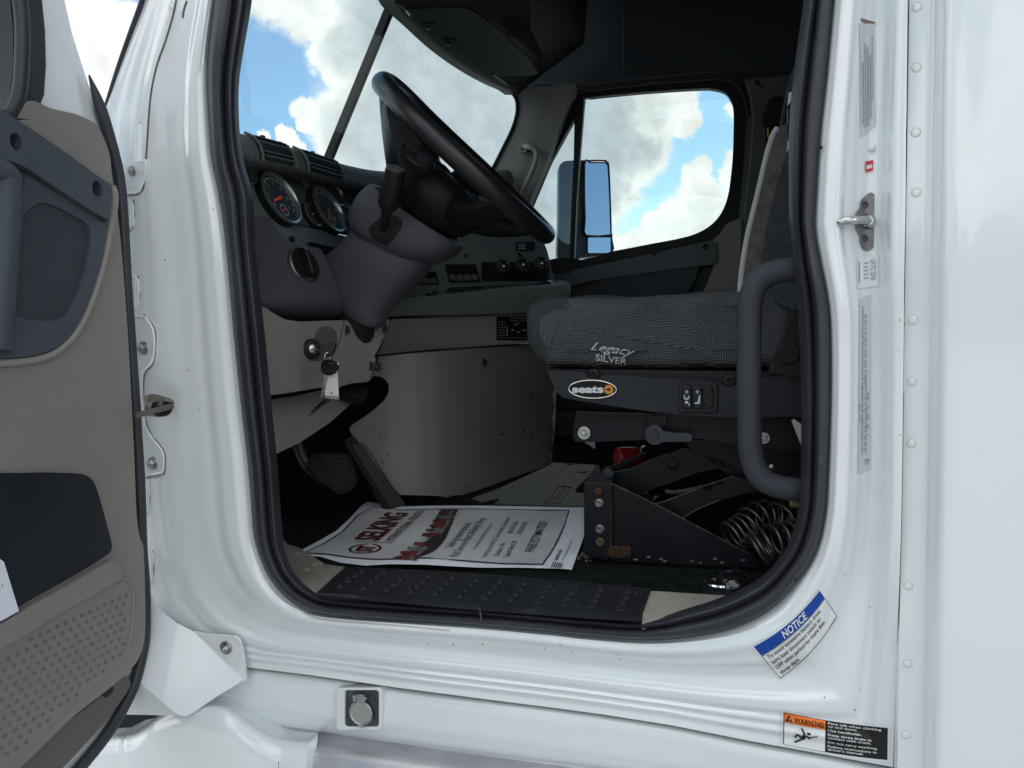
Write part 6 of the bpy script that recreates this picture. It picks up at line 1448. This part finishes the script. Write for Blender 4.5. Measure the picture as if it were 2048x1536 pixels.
# row of trucks drawn as overlapping patches
b = bmesh.new(); R = random.Random(21)
line = spl([(.04, .40), (.18, .46), (.40, .47), (.62, .45), (.86, .42), (.99, .41)], 8)
band_ = [(p.x, p.y+.035) for p in line]+[(p.x, p.y-.05) for p in reversed(line)]
poly_in(b, lambda a, c: onM(.0026)(*[((A0[i]*(1-a)+A1_[i]*a)*(1-c)+(B0[i]*(1-a)+B1[i]*a)*c) for i in (0, 1)]), band_, 2)
gk_ = lambda o: (lambda a, c: onM(.0031+o)(*[((A0[i]*(1-a)+A1_[i]*a)*(1-c)+(B0[i]*(1-a)+B1[i]*a)*c) for i in (0, 1)]))
for i in range(11):
    t = .06+i*.088; y = .41+.05*math.sin(t*PI)*.9-.005*i*.2; s = .9+R.uniform(-.1, .25)
    m_ = [0, 0, 1, 0, 3, 0, 1, 0, 0, 1, 0][i]; o = .0002*(i % 3)
    poly_in(b, gk_(o), [(t-.045*s, y+.03), (t-.045*s, y-.02), (t-.02*s, y-.06*s), (t+.03*s, y-.065*s), (t+.035*s, y-.01), (t+.05*s, y), (t+.05*s, y+.03)], m_)
    poly_in(b, gk_(o+.0001), [(t-.015*s, y-.028), (t-.012*s, y-.05*s), (t+.012*s, y-.053*s), (t+.016*s, y-.026)], 2)
    poly_in(b, gk_(o+.0001), [(t-.04*s, y+.024), (t-.04*s, y+.008), (t+.045*s, y+.008), (t+.045*s, y+.024)], 1)
    for q in (-.03, .03): poly_in(b, gk_(o+.0003), [(t+q+.012*math.cos(k), y+.03+.012*math.sin(k)) for k in [2*PI*j/9 for j in range(9)]], 2)
mk('printed_truck_picture', b, [REDINK, GREYINK, mat('print_black', (.03, .028, .03), .5), mat('print_white', (.5, .5, .52), .5)], pm, recalc=False)
# ================================================================== ground
def dtag(o): o['kind'] = 'structure'; return o
bm = bmesh.new(); bmesh.ops.create_grid(bm, x_segments=8, y_segments=8, size=400); g_ = mk('ground', bm, CONC, None); dtag(g_)
# unseen trees added behind the camera for a dark band in paint reflections
b = bmesh.new(); R = random.Random(12)
for i in range(150):
    x = -90+180*i/150+R.uniform(-1, 1); h = R.uniform(3.0, 6.5); c = V((x, -48+R.uniform(-4, 4), h*.55))
    r_ = bmesh.ops.create_icosphere(b, subdivisions=2, radius=1, matrix=Matrix.Translation(c) @ Matrix.Diagonal((h*.42, h*.42, h*.6, 1)))
    for v in r_['verts']: v.co += V((R.uniform(-.3, .3), R.uniform(-.3, .3), R.uniform(-.35, .35)))
tl = mk('reflection_trees', b, mat('leaf_green', (.045, .07, .03), .8, var=(3, .4)), None, 180); tl['kind'] = 'stuff'; tl['label'] = 'unseen line of green trees added for the paint reflections'
# truck underside: wheel and frame that carry the cab, out of the picture below
b = box((.3, 1.03, .82), 5.6, .8, .22); mk('chassis_frame', b, DKMETAL, truck, bevel=.02)
for (x, y) in ((-1.9, .22), (-1.9, 1.84), (2.2, .25), (2.2, 1.80)):
    w = mk('wheel', lathe((x, y, .5), (0, 1, 0), [(.30, -.13), (.46, -.14), (.50, -.11), (.50, .11), (.46, .14), (.30, .13)], n=48), mat('tyre_rubber', (.02, .02, .02), .8, bump=(60, .4)), truck, 50)
    mk('wheel_rim', lathe((x, y, .5), (0, 1, 0), [(.30, -.12), (.29, -.05), (.12, -.07), (.10, -.12), (.02, -.12)], n=40), ALU, w, 40)
b = box((-.35, .25, .82), 1.3, .45, .35); mk('fuel_tank', b, ALU, truck, bevel=.08)
